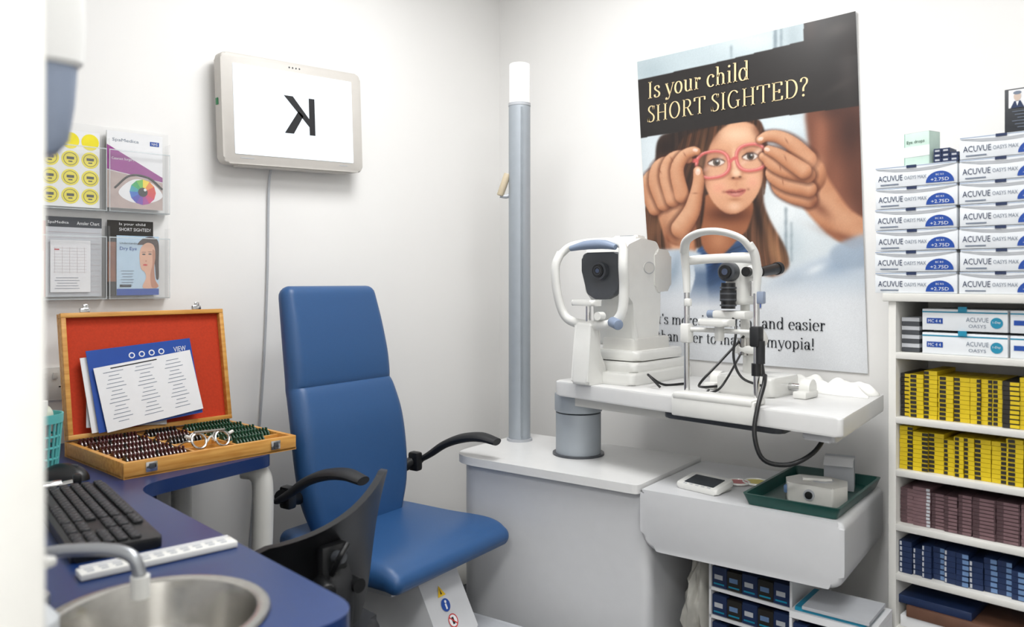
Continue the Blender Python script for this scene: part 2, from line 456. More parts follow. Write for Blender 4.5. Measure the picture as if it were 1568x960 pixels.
# ------------------------------------------------------------------ desk with inset basin
dk = root('desk')
outer = rpoly([(.002, -2.118), (1.475, -2.118), (1.475, -1.672), (.60, -1.655), (.515, -1.285), (.002, -1.285)], [0, 0, .07, .10, .05, 0], 8)
b = bmesh.new()
vo = [b.verts.new((x, y, 0)) for x, y in outer]
BCX, BCY = 1.305, -1.877
n = 40; cx, cy, cr = BCX, BCY, .124
vi = [b.verts.new((cx+cr*math.cos(2*math.pi*k/n), cy+cr*math.sin(2*math.pi*k/n), 0)) for k in range(n)]
eo = [b.edges.new((vo[i], vo[(i+1) % len(vo)])) for i in range(len(vo))]
ei = [b.edges.new((vi[i], vi[(i+1) % n])) for i in range(n)]
bmesh.ops.triangle_fill(b, use_beauty=True, edges=eo+ei)
r = bmesh.ops.extrude_face_region(b, geom=b.faces[:])
for v in r['geom']:
    if isinstance(v, bmesh.types.BMVert): v.co.z += .03
p = P(); p.bmm(b, DESK, T(0, 0, .727))
p.done('top', dk)
p = P()
p.tube([(.44, -1.33, .715), (.465, -1.305, .705), (.475, -1.295, .65), (.472, -1.30, .4), (.47, -1.31, .01)], .026, TRIM, n=16)
p.cyl((1.40, -1.73, 0), (1.40, -1.73, .727), .028, TRIM)
p.cyl((.06, -1.33, 0), (.06, -1.33, .727), .028, TRIM)
p.bx((.04, -2.11, .05), (.06, -1.40, .727), DESKE)
p.done('legs', dk)

sk = root('hand_wash_basin', T(BCX, BCY, .757))
prof = [(.141, .002), (.139, .006), (.132, .007), (.123, .004), (.118, -.01), (.110, -.05), (.094, -.085), (.066, -.105), (.022, -.112), (.022, -.115), (.070, -.109), (.098, -.088), (.114, -.052), (.1215, -.01), (.123, .001)]
rings = [[Vector((r_*math.cos(2*math.pi*k/48), r_*math.sin(2*math.pi*k/48), z_)) for k in range(48)] for r_, z_ in prof]
p = P(); p.loft(rings, STEEL, closed=True); p.cyl((0, 0, -.16), (0, 0, -.112), .022, CHROME); p.done('bowl', sk)
tp = root('basin_tap', T(1.155, -1.985, .757))
p = P(); p.cyl((0, 0, 0), (0, 0, .018), .026, TAPM, bev=.003); p.cyl((0, 0, .015), (0, 0, .06), .018, TAPM)
p.tube([(0, 0, .05), (.005, .005, .068), (.035, .03, .078), (.085, .07, .082), (.112, .092, .074), (.120, .099, .05)], .0085, TAPM, n=14)
p.cyl((.120, .099, .022), (.120, .099, .05), .012, WPLAS)
p.tube([(0, 0, .06), (-.005, 0, .08), (.03, -.03, .095), (.06, -.05, .10)], [.016, .014, .008, .006], TAPM, n=10)
p.done('spout', tp)
p = P(); p.rev([(.001, 0), (.03, 0), (.032, .01), (.032, .085), (.02, .10), (.012, .105), (.012, .12), (.001, .12)], mat('soap_bottle_clear', '#dfe3e6', .2, alpha=.75, noise=.02), 24)
p.cyl((0, 0, .12), (0, 0, .145), .006, WPLAS); p.box((.012, .008, .148), (.04, .014, .01), WPLAS, .003, rot=(0, 0, 35))
p.done('soap_bottle', M=T(1.425, -2.055, .758))

# soap dispenser on the front wall (lofted rounded shell: x across, y out of the wall)
sd = root('soap_dispenser', T(1.425, -2.119, 1.318))
def shell_ring(z, w, dpt, r):
    return [Vector((x, y, z)) for x, y in rpoly([(-w, .001), (w, .001), (w, dpt), (-w, dpt)], [.002, .002, r, r], 6)]
p = P()
p.loft([shell_ring(z, w_, d_, r_) for z, w_, d_, r_ in ((.088, .050, .106, .020), (.092, .054, .110, .024), (.13, .056, .113, .030), (.19, .056, .112, .032), (.23, .054, .104, .034), (.26, .049, .088, .034), (.278, .040, .066, .028), (.286, .026, .040, .018))], DISPW)
p.done('shell', sd)
p = P()
p.loft([shell_ring(z, w_, d_, r_) for z, w_, d_, r_ in ((-.004, .036, .074, .020), (.0, .044, .088, .024), (.014, .048, .098, .024), (.05, .049, .103, .022), (.088, .049, .105, .020))], BLUEGL)
p.box((0, .055, -.010), (.05, .05, .014), WPLAS2, .005); p.done('refill_window', sd)

# ------------------------------------------------------------------ desk items
def keyboard():
    kb = root('computer_keyboard', T(.80, -1.80, .757) @ RZ(-7))
    p = P(); p.prism(rrect(-.225, -.066, .225, .066, .008), 0, .018, BLK, .004); p.done('case', kb)
    p = P(); kk = mat('key_caps', '#26272a', .5, noise=.1)
    for r_ in range(6):
        y = .052-r_*.0195-(.003 if r_ > 0 else 0)
        for c in range(15):
            if r_ == 5 and 4 <= c <= 8: continue
            p.box((-.212+c*.0190, y, .0205), (.0160, .0155, .007), kk, .002, seg=1)
        if r_ == 5: p.box((-.212+6*.019, y, .0205), (.092, .0155, .007), kk, .002, seg=1)
        for c in range(3):
            if r_ in (3,): continue
            p.box((.082+c*.019, y, .0205), (.016, .0155, .007), kk, .002, seg=1)
        for c in range(4):
            if r_ == 0: continue
            p.box((.148+c*.0185, y, .0205), (.016, .0155, .007), kk, .002, seg=1)
    p.done('keys', kb)
keyboard()
p = P(); p.sph((0, 0, .0), (.058, .033, .034), BLK, u=24, v=14)
p2 = P()
p2.v = [Vector((v.x, v.y, max(v.z, 0))) for v in p.v]; p2.f = p.f; p2.m = p.m; p2.mats = p.mats
p2.box((.025, 0, .028), (.018, .005, .01), DGREY, .002)
p2.done('computer_mouse', M=T(.425, -1.735, .757) @ RZ(30))
p = P(); p.cyl((0, 0, .012), (.09, 0, .012), .011, CHROME, bev=.002); p.cyl((.09, 0, .012), (.11, 0, .014), .007, CHROME); p.box((.118, 0, .016), (.016, .016, .03), BLK, .004)
p.done('retinoscope', M=T(.515, -1.86, .757) @ RZ(80))
p = P(); p.bx((-.115, -.017, 0), (.115, .017, .010), WPLAS, .002)
for k in range(11): p.box((-.10+k*.0195, .004, .0103), (.012, .008, .0006), GREYPL)
for k in range(11): p.box((-.10+k*.0195, -.008, .0103), (.010, .003, .0004), CGREY)
p.bx((-.11, .012, .010), (.11, .015, .013), PAPER)
p.done('prism_bar', M=T(1.095, -1.79, .758) @ RZ(86))
tb = root('plastic_basket', T(.335, -1.765, .757))
p = P(); n = 24
rad = lambda z: .036+.011*z/.13
p.rev([(.001, 0), (.036, 0), (.037, .02), (.035, .02), (.001, .004)], TEAL, n)
for k in range(n):
    a = 2*math.pi*k/n
    p.tube([(rad(.01)*math.cos(a), rad(.01)*math.sin(a), .01), (rad(.12)*math.cos(a), rad(.12)*math.sin(a), .12)], .0028, TEAL, n=6, smooth=False)
for z in (.035, .06, .085): p.tube([(rad(z)*math.cos(2*math.pi*k/n), rad(z)*math.sin(2*math.pi*k/n), z) for k in range(n)], .0028, TEAL, n=6, smooth=False, closed=True)
p.rev([(.046, .115), (.0495, .115), (.0505, .135), (.047, .135), (.045, .118)], TEAL, n)
p.done('basket', tb)
p = P(); p.sph((-.005, 0, .13), (.032, .032, .028), mat('cream_bottle', '#cfd3c2', .4), u=16, v=10); p.cyl((.01, 0, .01), (.018, .005, .165), .010, WPLAS); p.cyl((-.015, .005, .01), (-.01, .01, .12), .014, CTEAL)
p.done('bottles', tb)

# ------------------------------------------------------------------ trial lens case
xa = Vector((-.052, .9986, 0)); ya = Vector((-.9986, -.052, 0))
tl = root('trial_lens_case', frame((.53, -1.65, .7575), xa, ya))
L, D, hb = .43, .35, .036
p = P()
p.bx((0, 0, 0), (L, D, .006), WOOD)
for a, c in (((0, 0, 0), (L, .012, hb)), ((0, D-.012, 0), (L, D, hb)), ((0, .012, 0), (.012, D-.012, hb)), ((L-.012, .012, 0), (L, D-.012, hb))): p.bx(a, c, WOOD, .0015)
for k in (1, 2, 3, 4): p.bx((.012, k*.066, .006), (L-.012, k*.066+.006, hb-.004), WOOD)
p.bx((.165, .012, .006), (.171, D-.012, hb-.002), WOOD); p.bx((.27, .012, .006), (.276, D-.012, hb-.002), WOOD)
p.bx((.012, .012, .006), (L-.012, D-.012, .016), mat('case_insert', '#b98546', .6, noise=.15))
for x in (.06, L-.06):
    p.box((x, -.001, hb*.55), (.026, .004, .022), CHROME, .001); p.box((x, -.004, hb*.6), (.012, .004, .012), DGREY, .001)
p.done('base_tray', tl)
p = P()
def trial_lens(x, yc, m):
    """coloured lens ring standing on edge, thin metal rim, grip tab on top"""
    p.cyl((x+.0012, yc, .024), (x+.0018, yc, .024), .0172, STEEL, n=12)
    p.cyl((x-.0004, yc, .024), (x+.0036, yc, .024), .0164, m, n=12)
    p.box((x+.0014, yc, .0420), (.0034, .0085, .007), m, .0008, seg=1)
for row in range(5):
    yc = .044+row*.066
    for c in range(16): trial_lens(.020+c*.0088, yc, MAROON if (c+row) % 8 else BLK)
    for c in range(9):
        if row in (0, 1): continue
        trial_lens(.181+c*.0092, yc, MAROON if row % 2 else BLK)
    for c in range(15):
        if row == 0 and c > 8: continue
        trial_lens(.285+c*.0088, yc, LGREEN)
p.done('lenses', tl)
p = P()
for cx_ in (-.032, .032):
    p.tube([(cx_+.019*math.cos(a*math.pi/8), 0, .019*math.sin(a*math.pi/8)) for a in range(16)], .003, STEEL, n=8, smooth=False, closed=True)
    p.tube([(cx_+.023*math.cos(a*math.pi/8), .006, .023*math.sin(a*math.pi/8)) for a in range(9)], .002, WPLAS2, n=8, smooth=False)
    s_ = 1 if cx_ > 0 else -1
    p.tube([(cx_+s_*.020, 0, 0), (cx_+s_*.031, .01, .003), (cx_+s_*.031, .05, .0), (cx_+s_*.028, .085, -.008)], .002, STEEL, n=8)
    p.cyl((cx_+s_*.020, 0, .010), (cx_+s_*.033, 0, .015), .004, WPLAS2)
p.cyl((-.042, -.002, .021), (.042, -.002, .021), .003, STEEL); p.tube([(-.011, 0, -.004), (0, -.003, .007), (.011, 0, -.004)], .0025, WPLAS2, n=8)
p.done('trial_frame', tl, T(.225, .050, .048) @ RX(-25) @ RZ(8))
lm = T(0, D-.004, hb+.002) @ Matrix.Rotation(math.radians(-10), 4, 'X')
p = P(); LH = .315
p.bx((0, -.004, 0), (L, .004, LH), WOOD)
for a, c in (((0, -.024, 0), (L, -.004, .012)), ((0, -.024, LH-.012), (L, -.004, LH)), ((0, -.024, .012), (.012, -.004, LH-.012)), ((L-.012, -.024, .012), (L, -.004, LH-.012))): p.bx(a, c, WOOD, .0015)
p.bx((.012, -.008, .012), (L-.012, -.004, LH-.012), RED)
for x in (.06, L-.075):
    p.box((x, -.015, LH+.006), (.024, .012, .012), CHROME, .002); p.box((x+.004, -.012, LH+.016), (.012, .006, .012), CHROME, .001)
p.done('lid', tl, lm)
def sheet(p, x, z, w, h, ang, y, m):
    Mx = T(x, y, z) @ Matrix.Rotation(math.radians(ang), 4, 'Y')
    p.bx((0, -.0006, 0), (w, .0006, h), m, M=Mx); return Mx
p = P()
sheet(p, .040, .020, .20, .185, 5, -.030, PAPERG)
Mx = sheet(p, .050, .004, .285, .190, -4, -.036, PAPER)
Mx = sheet(p, .064, .002, .272, .208, -4, -.042, CBLUE)
for k in range(4):
    p.cyl((.11+k*.026, -.0012, .182), (.11+k*.026, -.0006, .182), .008, PAPER, M=Mx)
    p.cyl((.11+k*.026, -.0016, .182), (.11+k*.026, -.0011, .182), .005, CBLUE, M=Mx)
p.text('VIEW', 0, 0, .034, .014, PAPER, 0, Mx @ frame((.222, -.0012, .175), (1, 0, 0), (0, 0, 1)))
Mx = sheet(p, .082, .0, .255, .165, -7, -.048, PAPER)
for c in range(3):
    for k in range(14):
        p.box((.045+c*.078, -.0008, .148-k*.0098), (.05-.008*((k*3+c) % 4), .0003, .0015), CGREY, M=Mx)
p.box((.10, -.0008, .157), (.12, .0003, .003), INK, M=Mx)
p.done('paper_sheets', tl, T(0, D-.004, hb+.006) @ Matrix.Rotation(math.radians(-13), 4, 'X'))

# ------------------------------------------------------------------ exam chair
ec = root('examination_chair', T(.745, -.887, 0) @ RZ(11))
p = P()
p.cushion([(-.43, .474, .215, .030), (-.36, .468, .235, .034), (-.2, .462, .248, .036), (-.08, .464, .252, .036), (-.035, .461, .251, .033), (-.010, .453, .247, .028)], VINYL, res=5, q=6)
p.done('seat', ec)
p = P()
p.cushion([(-.352, .50, .17, .030), (-.362, .58, .198, .036), (-.375, .68, .208, .040), (-.392, .78, .206, .043), (-.415, .855, .199, .040), (-.428, .885, .195, .034), (-.430, .91, .194, .037), (-.438, .97, .193, .038), (-.456, 1.06, .188, .035), (-.476, 1.145, .181, .030)], VINYL, res=5, q=6)
p.done('backrest', ec)
p = P()
for sy in (-1, 1):
    y = sy*.28
    p.tube([(-.38, sy*.20, .60), (-.37, sy*.25, .615), (-.36, y, .625)], .018, BLK, n=12)
    p.box((-.36, sy*.255, .618), (.04, .03, .06), BLK, .008)
    p.tube([(-.37, y, .612), (-.32, y, .640), (-.26, y, .678), (-.19, y, .705), (-.12, y, .716), (-.06, y, .708)], [.014, .017, .02, .024, .024, .018], BLK2, n=16, sx=.6, sy=1.15, up=(0, 0, 1))
p.done('armrests', ec)
p = P()
p.bx((-.38, -.17, .384), (-.07, .17, .428), GREYPL, .01)
p.tube([(-.36, 0, .41), (-.42, 0, .48), (-.44, 0, .62), (-.46, 0, .75)], .03, DGREY, n=12, sx=.5, sy=2)
Mp = frame((0, .080, 0), (1, 0, 0), (0, 0, 1))
p.prism(rpoly([(-.30, .236), (.025, .236), (-.065, .405), (-.24, .405)], .010), 0, .16, LAM, .008, M=Mp)
p.done('pedestal', ec)
p = P()
d = (Vector((-.065, 0, .405))-Vector((.025, 0, .236))).normalized()
Mf = frame((.0262, 0, .236), (0, 1, 0), tuple(d))
p.face([(-.030, .128), (.002, .128), (-.014, .156)], .001, STYEL, Mf); p.face([(-.017, .133), (-.011, .133), (-.014, .148)], .0014, INK, Mf)
p.disc(-.012, .104, .017, .017, .001, CBLUE, Mf); p.disc(-.010, .112, .004, .004, .0014, PAPER, Mf); p.box((-.012, .100, .0013), (.006, .014, .0003), PAPER, M=Mf)
p.disc(-.006, .060, .018, .018, .001, PAPER, Mf); p.ring(-.006, .060, .018, .018, .003, .0014, STRED, Mf); p.box((-.006, .060, .0018), (.032, .003, .0003), STRED, rot=(0, 0, -45), M=Mf); p.box((-.006, .060, .0012), (.008, .018, .0003), INK, M=Mf)
p.done('safety_stickers', ec)
p = P()
p.prism(rpoly([(-.24, -.16), (.34, -.16), (.34, .17), (-.24, .17)], [.06, .12, .02, .02], 8), .0, .235, GREYPL, .015, 3)
p.done('base_plinth', ec)

# ------------------------------------------------------------------ refraction unit
Mu = T(.519, -.657, 0) @ RZ(9)
ru = root('refraction_unit', Mu)
p = P()
p.prism(rpoly([(-.05, .025), (.612, .025), (.612, .41), (-.05, .41)], [.09, .035, .01, .03], 10), .0, .632, LAM, .004)
p.done('cabinet', ru)
p = P()
p.prism(rpoly([(-.068, .0), (.592, .0), (.592, .425), (-.068, .425)], [.11, .02, .01, .05], 12), .628, .652, LAMT, .006, 3)
p.done('worktop', ru)
p = P()
Md = frame((0, .415, 0), (1, 0, 0), (0, 0, 1))
p.prism(rpoly([(.596, .487), (1.105, .487), (1.105, .643), (.596, .643)], [.06, .045, .02, .005], 8), .0, .41, LAM, .012, 4, M=Md)
p.done('drawer', ru)
cw = Mu.inverted() @ Vector((.464, -.356, 0))
p = P()
p.cyl((cw.x, cw.y, .65), (cw.x, cw.y, 1.785), .0365, ALU, n=40)
p.cyl((cw.x, cw.y, .65), (cw.x, cw.y, .660), .043, GREYPL, n=40)
p.box((cw.x+.028, cw.y-.026, 1.22), (.006, .006, 1.1), mat('alu_groove', '#8b9298', .5, .2), rot=(0, 0, -45))
p.done('column', ru)
p = P(); p.cyl((cw.x, cw.y, 1.785), (cw.x, cw.y, 1.922), .0345, FROST, n=40, bev=.005); p.cyl((cw.x, cw.y, 1.779), (cw.x, cw.y, 1.789), .0375, GREYPL, n=40); p.done('column_lamp_cap', ru)
p = P(); q = Mu.inverted() @ Vector((.415, -.400, 1.478))
q2 = Mu.inverted() @ Vector((.434, -.383, 1.552))
p.cyl(tuple(q), tuple(q2), .012, mat('beige_handle', '#c4b69c', .4), bev=.003)
q3 = Mu.inverted() @ Vector((.446, -.366, 1.49)); p.tube([tuple(q), tuple((q+q3)/2+Vector((0, 0, -.008))), tuple(q3)], .007, GREYPL, n=8)
p.done('reading_lamp', ru)
pw = Mu.inverted() @ Vector((.742, -.378, 0))
p = P()
p.cyl((pw.x, pw.y, .648), (pw.x, pw.y, .658), .080, DGREY, n=40)
p.cyl((pw.x, pw.y, .652), (pw.x, pw.y, .782), .070, ALU, n=40); p.cyl((pw.x, pw.y, .786), (pw.x, pw.y, .842), .0735, ALU, n=40, bev=.004)
p.done('swivel_pillar', ru)
def uw(pts): return [((Mu.inverted() @ Vector((x, y, 0))).x, (Mu.inverted() @ Vector((x, y, 0))).y) for x, y in pts]
p = P(); p.prism(rpoly(uw([(.70, -.44), (1.12, -.44), (1.20, -.36), (1.16, -.27), (.70, -.31)]), .03), .812, .846, WPLAS2, .008, 3)
p.done('swing_arm', ru)
p = P(); p.prism(rpoly(uw([(.735, -.488), (1.63, -.538), (1.55, -.07), (.72, -.10)]), [.03, .012, .03, .03], 6), .846, .889, LAMT, .005, 3)
p.prism(rpoly(uw([(1.52, -.50), (1.60, -.51), (1.535, -.15), (1.46, -.15)]), .01), .825, .848, LAM, .006)
p.done('instrument_table', ru)
p = P(); p.prism(rpoly(uw([(1.13, -.49), (1.47, -.50), (1.44, -.25), (1.13, -.25)]), .02), .826, .847, DGREY, .004); p.done('table_underside_tray', ru)

# control tablet
p = P(); Mt = Mu @ T(.735, .105, .6435) @ RZ(-12)
p.prism(rrect(-.062, -.042, .062, .042, .008), .008, .022, WPLAS, .004, M=RX(10)); p.prism(rrect(-.045, -.028, .045, .028, .003), .022, .0226, mat('dark_lcd', '#30363c', .15), M=RX(10))
for k in range(5): p.box((-.036+k*.018, -.035, .0227), (.010, .004, .0006), GREYPL, M=RX(10))
p.bx((-.055, -.02, 0.0), (.055, .04, .008), WPLAS2, .003)
p.done('touch_controller', M=Mt)
p = P()
p.cyl((0, 0, .001), (0, 0, .004), .034, mat('filter_yellow', '#d8c733', .3), n=28); p.cyl((-.040, -.03, .001), (-.040, -.03, .0045), .030, mat('filter_red', '#b5333a', .3), n=28)
p.tube([(.034*math.cos(a*math.pi/10), .034*math.sin(a*math.pi/10), .004) for a in range(20)], .003, WPLAS, n=8, smooth=False, closed=True)
p.tube([(-.040+.030*math.cos(a*math.pi/10), -.03+.030*math.sin(a*math.pi/10), .004) for a in range(20)], .003, WPLAS, n=8, smooth=False, closed=True)
p.box((-.075, -.065, .004), (.06, .018, .006), WPLAS, .002, rot=(0, 0, 38))
p.done('colour_filter_flipper', M=Mu @ T(.824, .24, .6435))

# green tray
gt = root('instrument_tray', Mu @ T(.985, .205, .6438) @ RZ(-2))
p = P(); o = rrect(-.115, -.19, .115, .19, .012); i_ = rrect(-.108, -.183, .108, .183, .010); i2 = rrect(-.100, -.175, .100, .175, .008); o2 = rrect(-.104, -.179, .104, .179, .010)
rings = [[Vector((x, y, z_)) for x, y in pl] for pl, z_ in ((o2, 0), (o, .028), (i_, .028), (i2, .003))]
p.loft(rings, TRAYG, cap=True); p.done('tray', gt)
p = P(); p.prism(rpoly([(-.058, -.055), (.05, -.066), (.075, -.02), (.065, .034), (.02, .056), (-.05, .05), (-.075, 0)], .006), .004, .05, WPLAS2, .006)
p.cyl((-.005, -.066, .028), (-.005, -.055, .028), .013, GREYPL); p.cyl((-.005, -.069, .028), (-.005, -.063, .028), .009, BLK); p.box((.0, .0, .054), (.07, .02, .008), WPLAS2, .003, rot=(0, 0, 20))
p.cyl((.01, .01, .05), (.01, .01, .052), .028, GREYPL); p.cyl((.01, .01, .052), (.01, .01, .053), .020, WPLAS)
p.box((-.06, -.035, .03), (.02, .02, .02), CLBLUE, .004)
p.done('pd_meter', gt, T(.020, -.045, .0) @ RZ(5))
p = P(); p.bx((-.036, -.03, .004), (.036, .03, .085), PAPERG); p.face([(-.036, -.03), (.036, -.03), (.036, .0), (-.036, .0)], .0852, PAPER); p.box((0, -.045, .080), (.07, .035, .001), PAPER, rot=(25, 0, 0))
p.done('small_carton', gt, T(.032, .105, 0) @ RZ(12))

# ------------------------------------------------------------------ autorefractor
ar = root('autorefractor', T(.877, -.29, .8895) @ RZ(3))
p = P()
p.prism(rrect(-.090, -.15, .105, .20, .02), .0, .035, WPLAS, .008, 3)
p.prism(rrect(-.082, -.13, .100, .185, .02), .035, .062, WPLAS, .01, 3)
p.prism(rrect(-.07, -.10, .092, .16, .02), .066, .095, WPLAS, .01, 3)
p.prism(rrect(-.055, -.08, .07, .12, .02), .06, .13, WPLAS2, .004, 2)
p.done('base', ar)
Ma = frame((-.080, 0, 0), (0, 1, 0), (0, 0, 1))
p = P()
p.prism(rpoly([(-.075, .105), (.05, .105), (.065, .20), (.07, .385), (.045, .420), (-.04, .428), (-.115, .405), (-.13, .36), (-.125, .27), (-.085, .235)], [.02, .02, .03, .03, .03, .05, .03, .03, .03, .02], 6), 0, .145, WPLAS, .022, 4, M=Ma)
p.prism(rpoly([(.03, .265), (.125, .27), (.125, .395), (.03, .40)], .02, 5), .01, .148, WPLAS2, .012, 3, M=Ma)
p.prism(rpoly([(-.04, .405), (.045, .405), (.03, .436), (-.02, .440)], .01, 4), .03, .115, WPLAS, .008, 2, M=Ma)
for k in range(6): p.box((.0, -.02+k*.010, .438), (.05, .004, .002), GREYPL)
p.prism([(.030*math.cos(a*math.pi/10)+.0, .018*math.sin(a*math.pi/10)+.34) for a in range(20)], .1445, .1465, WPLAS2, M=Ma)
p.ring(.0, .34, .030, .018, .002, .147, GREYPL, Ma)
p.done('measuring_head', ar)
p = P(); Mf = frame((-.012, -.128, 0), (1, 0, 0), (0, 0, 1))
p.prism(rpoly([(-.070, .385), (-.070, .33), (-.05, .262), (-.02, .246), (.02, .246), (.055, .262), (.066, .31), (.066, .385)], .02, 5), -.01, .012, DGREY, .006, 3, M=Mf)
p.cyl((-.008, -.137, .330), (-.008, -.158, .330), .026, DGREY); p.cyl((-.008, -.155, .330), (-.008, -.163, .330), .019, BLK); p.ring(.004, .330, .013, .013, .002, .036, DGREY, Mf); p.cyl((-.008, -.160, .330), (-.008, -.1635, .330), .007, mat('lens_glass', '#404a60', .05))
p.done('front_panel', ar)
p = P()
pts = [(-.122, -.19, .385), (-.131, -.205, .34), (-.127, -.2, .26), (-.11, -.19, .20), (-.07, -.19, .178), (0, -.19, .172), (.06, -.19, .178), (.096, -.19, .21), (.104, -.19, .28), (.108, -.2, .34), (.102, -.19, .39)]
p.tube(pts, .0115, WPLAS, n=14, sx=1.25, sy=1)
p.tube([(-.122, -.19, .38), (-.10, -.175, .402), (-.05, -.168, .412), (0, -.165, .414), (.05, -.168, .412), (.086, -.175, .402), (.102, -.19, .385)], .012, WPLAS, n=14)
p.tube([(-.085, -.190, .396), (-.04, -.186, .404), (0, -.184, .406), (.04, -.186, .404), (.075, -.190, .396)], [.008, .013, .014, .013, .008], PADB, n=12)
Mq = frame((-.058, 0, 0), (0, 1, 0), (0, 0, 1))
p.prism(rpoly([(-.225, .0), (-.125, .0), (-.135, .05), (-.16, .09), (-.165, .18), (-.205, .18), (-.215, .09)], [.01, .01, .03, .03, .01, .01, .03], 6), 0, .060, WPLAS, .01, 3, M=Mq)
p.cyl((-.02, -.19, .18), (-.02, -.19, .235), .008, CHROME)
p.prism(rpoly([(-.06, -.225), (.02, -.225), (.025, -.185), (.0, -.165), (-.04, -.165), (-.065, -.185)], .012), .228, .245, WPLAS, .006, 3)
p.cyl((.03, -.19, .20), (.03, -.215, .20), .012, WPLAS); p.cyl((.07, -.20, .185), (.11, -.225, .178), .015, PADB, bev=.004)
p.box((-.060, -.165, .045), (.003, .04, .035), GREENST)
p.done('chin_and_forehead_rest', ar)

# ------------------------------------------------------------------ slit lamp
sl = root('slit_lamp', T(1.303, -.30, .8895))
p = P(); pxh = .098
for sx in (-1, 1):
    p.cyl((sx*pxh, -.19, -.05), (sx*pxh, -.19, .335), .0075, CHROME, n=16)
    p.tube([(sx*pxh, -.19, .27), (sx*(pxh+.002), -.19, .32), (sx*pxh, -.20, .365), (sx*(pxh-.008), -.212, .39)], [.0085, .0105, .011, .010], WPLAS, n=12)
    p.box((sx*pxh, -.19, .165), (.026, .028, .05), WPLAS if sx < 0 else BLK2, .005)
k_ = pxh/.108
p.tube([(-.104*k_, -.208, .375), (-.085*k_, -.225, .402), (-.045*k_, -.236, .418), (0, -.24, .423), (.045*k_, -.236, .418), (.085*k_, -.225, .402), (.104*k_, -.208, .375)], .010, WPLAS, n=14, sx=.8, sy=1.2)
p.tube([(-.108*k_, -.195, .352), (-.06, -.175, .356), (0, -.168, .358), (.06, -.175, .356), (.108*k_, -.195, .352)], .009, WPLAS, n=12, sx=1.3, sy=.6)
p.bx((-.115, -.238, -.045), (.118, -.205, .012), WPLAS, .005); p.bx((-.11, -.24, .0), (.112, -.17, .016), WPLAS, .004)
p.cyl((-pxh, -.19, .175), (pxh, -.19, .175), .006, WPLAS)
p.prism(rpoly([(-.042, -.235), (.042, -.235), (.046, -.195), (.02, -.175), (-.02, -.175), (-.046, -.195)], .012), .188, .205, WPLAS, .006, 3)
p.cyl((0, -.195, .15), (0, -.195, .19), .012, WPLAS); p.cyl((pxh+.01, -.19, .10), (pxh+.01, -.19, .155), .011, BLK2); p.cyl((pxh, -.19, .07), (pxh, -.19, .1), .012, BLK)
p.box((pxh+.012, -.19, .26), (.018, .016, .03), BLUEGL, .003); p.box((-.088, -.2, .245), (.018, .012, .02), WPLAS, .003)
p.done('headrest_frame', sl)
p = P()
p.prism(rrect(-.085, -.07, .078, .085, .015), .0, .05, WPLAS, .008, 3)
p.cyl((-.115, .025, .022), (.125, .025, .022), .010, CHROME, n=16)
for sx in (-1, 1):
    p.cyl((sx*.115, .020, .024), (sx*.145, .020, .024), .024, WPLAS, n=24, bev=.004); p.bx((sx*.13-.018, -.03, 0), (sx*.13+.018, .045, .018), WPLAS, .004)
p.cyl((.03, -.03, .05), (.03, -.045, .10), .008, BLK); p.sph((.03, -.047, .105), .014, BLK)
p.cyl((-.03, .03, .045), (-.03, .03, .12), .026, WPLAS, bev=.004)
p.tube([(-.03, .03, .10), (-.02, .03, .12), (.0, .03, .14), (-.01, .02, .17)], .014, WPLAS2, n=12)
p.cyl((-.035, .0, .10), (-.035, .0, .145), .020, STEEL); p.box((-.03, .01, .115), (.07, .06, .022), WPLAS, .006)
p.done('cross_slide', sl)
p = P()
ux = -.068
p.cyl((ux+.01, .04, .12), (ux+.01, .04, .24), .013, WPLAS)
p.box((ux, -.01, .208), (.10, .05, .022), WPLAS, .006); p.cyl((ux-.055, -.01, .208), (ux-.075, -.01, .208), .011, PADB)
p.box((ux+.01, .03, .300), (.062, .10, .13), WPLAS, .014, seg=3)
p.box((ux+.01, .03, .368), (.05, .08, .02), WPLAS2, .008)
p.cyl((ux+.002, -.018, .325), (ux+.002, -.050, .325), .026, DGREY, bev=.003); p.cyl((ux+.002, -.048, .325), (ux+.002, -.056, .325), .018, BLK); p.cyl((ux+.002, -.055, .325), (ux+.002, -.0565, .325), .009, mat('lens_glass', '#404a60', .05))
p.cyl((ux-.002, -.03, .225), (ux-.002, -.03, .295), .019, BLK); p.cyl((ux-.002, -.03, .245), (ux-.002, -.03, .275), .022, BLK2, n=20)
for k in range(4): p.cyl((ux-.002, -.03, .232+k*.016), (ux-.002, -.03, .236+k*.016), .0225, DGREY, n=20)
for sx in (-1, 1): p.cyl((ux+.012+sx*.028, .07, .325), (ux+.012+sx*.034, .15, .335), .013, BLK, r2=.016); p.cyl((ux+.012+sx*.034, .15, .335), (ux+.012+sx*.035, .165, .337), .018, BLK2)
p.cyl((ux+.045, .0, .325), (ux+.075, -.005, .325), .018, WPLAS, bev=.003); p.cyl((ux+.055, .0, .30), (ux+.055, .0, .26), .009, CHROME)
p.cyl((ux+.052, -.02, .325), (ux+.052, -.034, .325), .013, BLK)
p.done('microscope', sl)
p = P()
p.tube([(-.065, -.02, .21), (-.03, -.06, .17), (-.02, -.09, .10), (.01, -.10, .05), (.06, -.08, .03)], .0035, BLK, n=8)
p.tube([(-.04, .0, .15), (-.07, -.08, .08), (-.10, -.12, .03), (-.12, -.08, .012), (-.10, .0, .01)], .0035, BLK, n=8)
p.tube([(-.04, -.02, .1), (-.02, -.12, .05), (-.03, -.15, .02), (-.07, -.14, .006), (-.10, -.08, .006)], .003, BLK, n=8)
p.tube([(.11, -.17, .07), (.122, -.20, .05), (.128, -.242, .0), (.13, -.26, -.06), (.15, -.255, -.115), (.195, -.22, -.125), (.23, -.17, -.10), (.235, -.10, -.06)], .0055, BLK, n=10)
p.done('cables', sl)
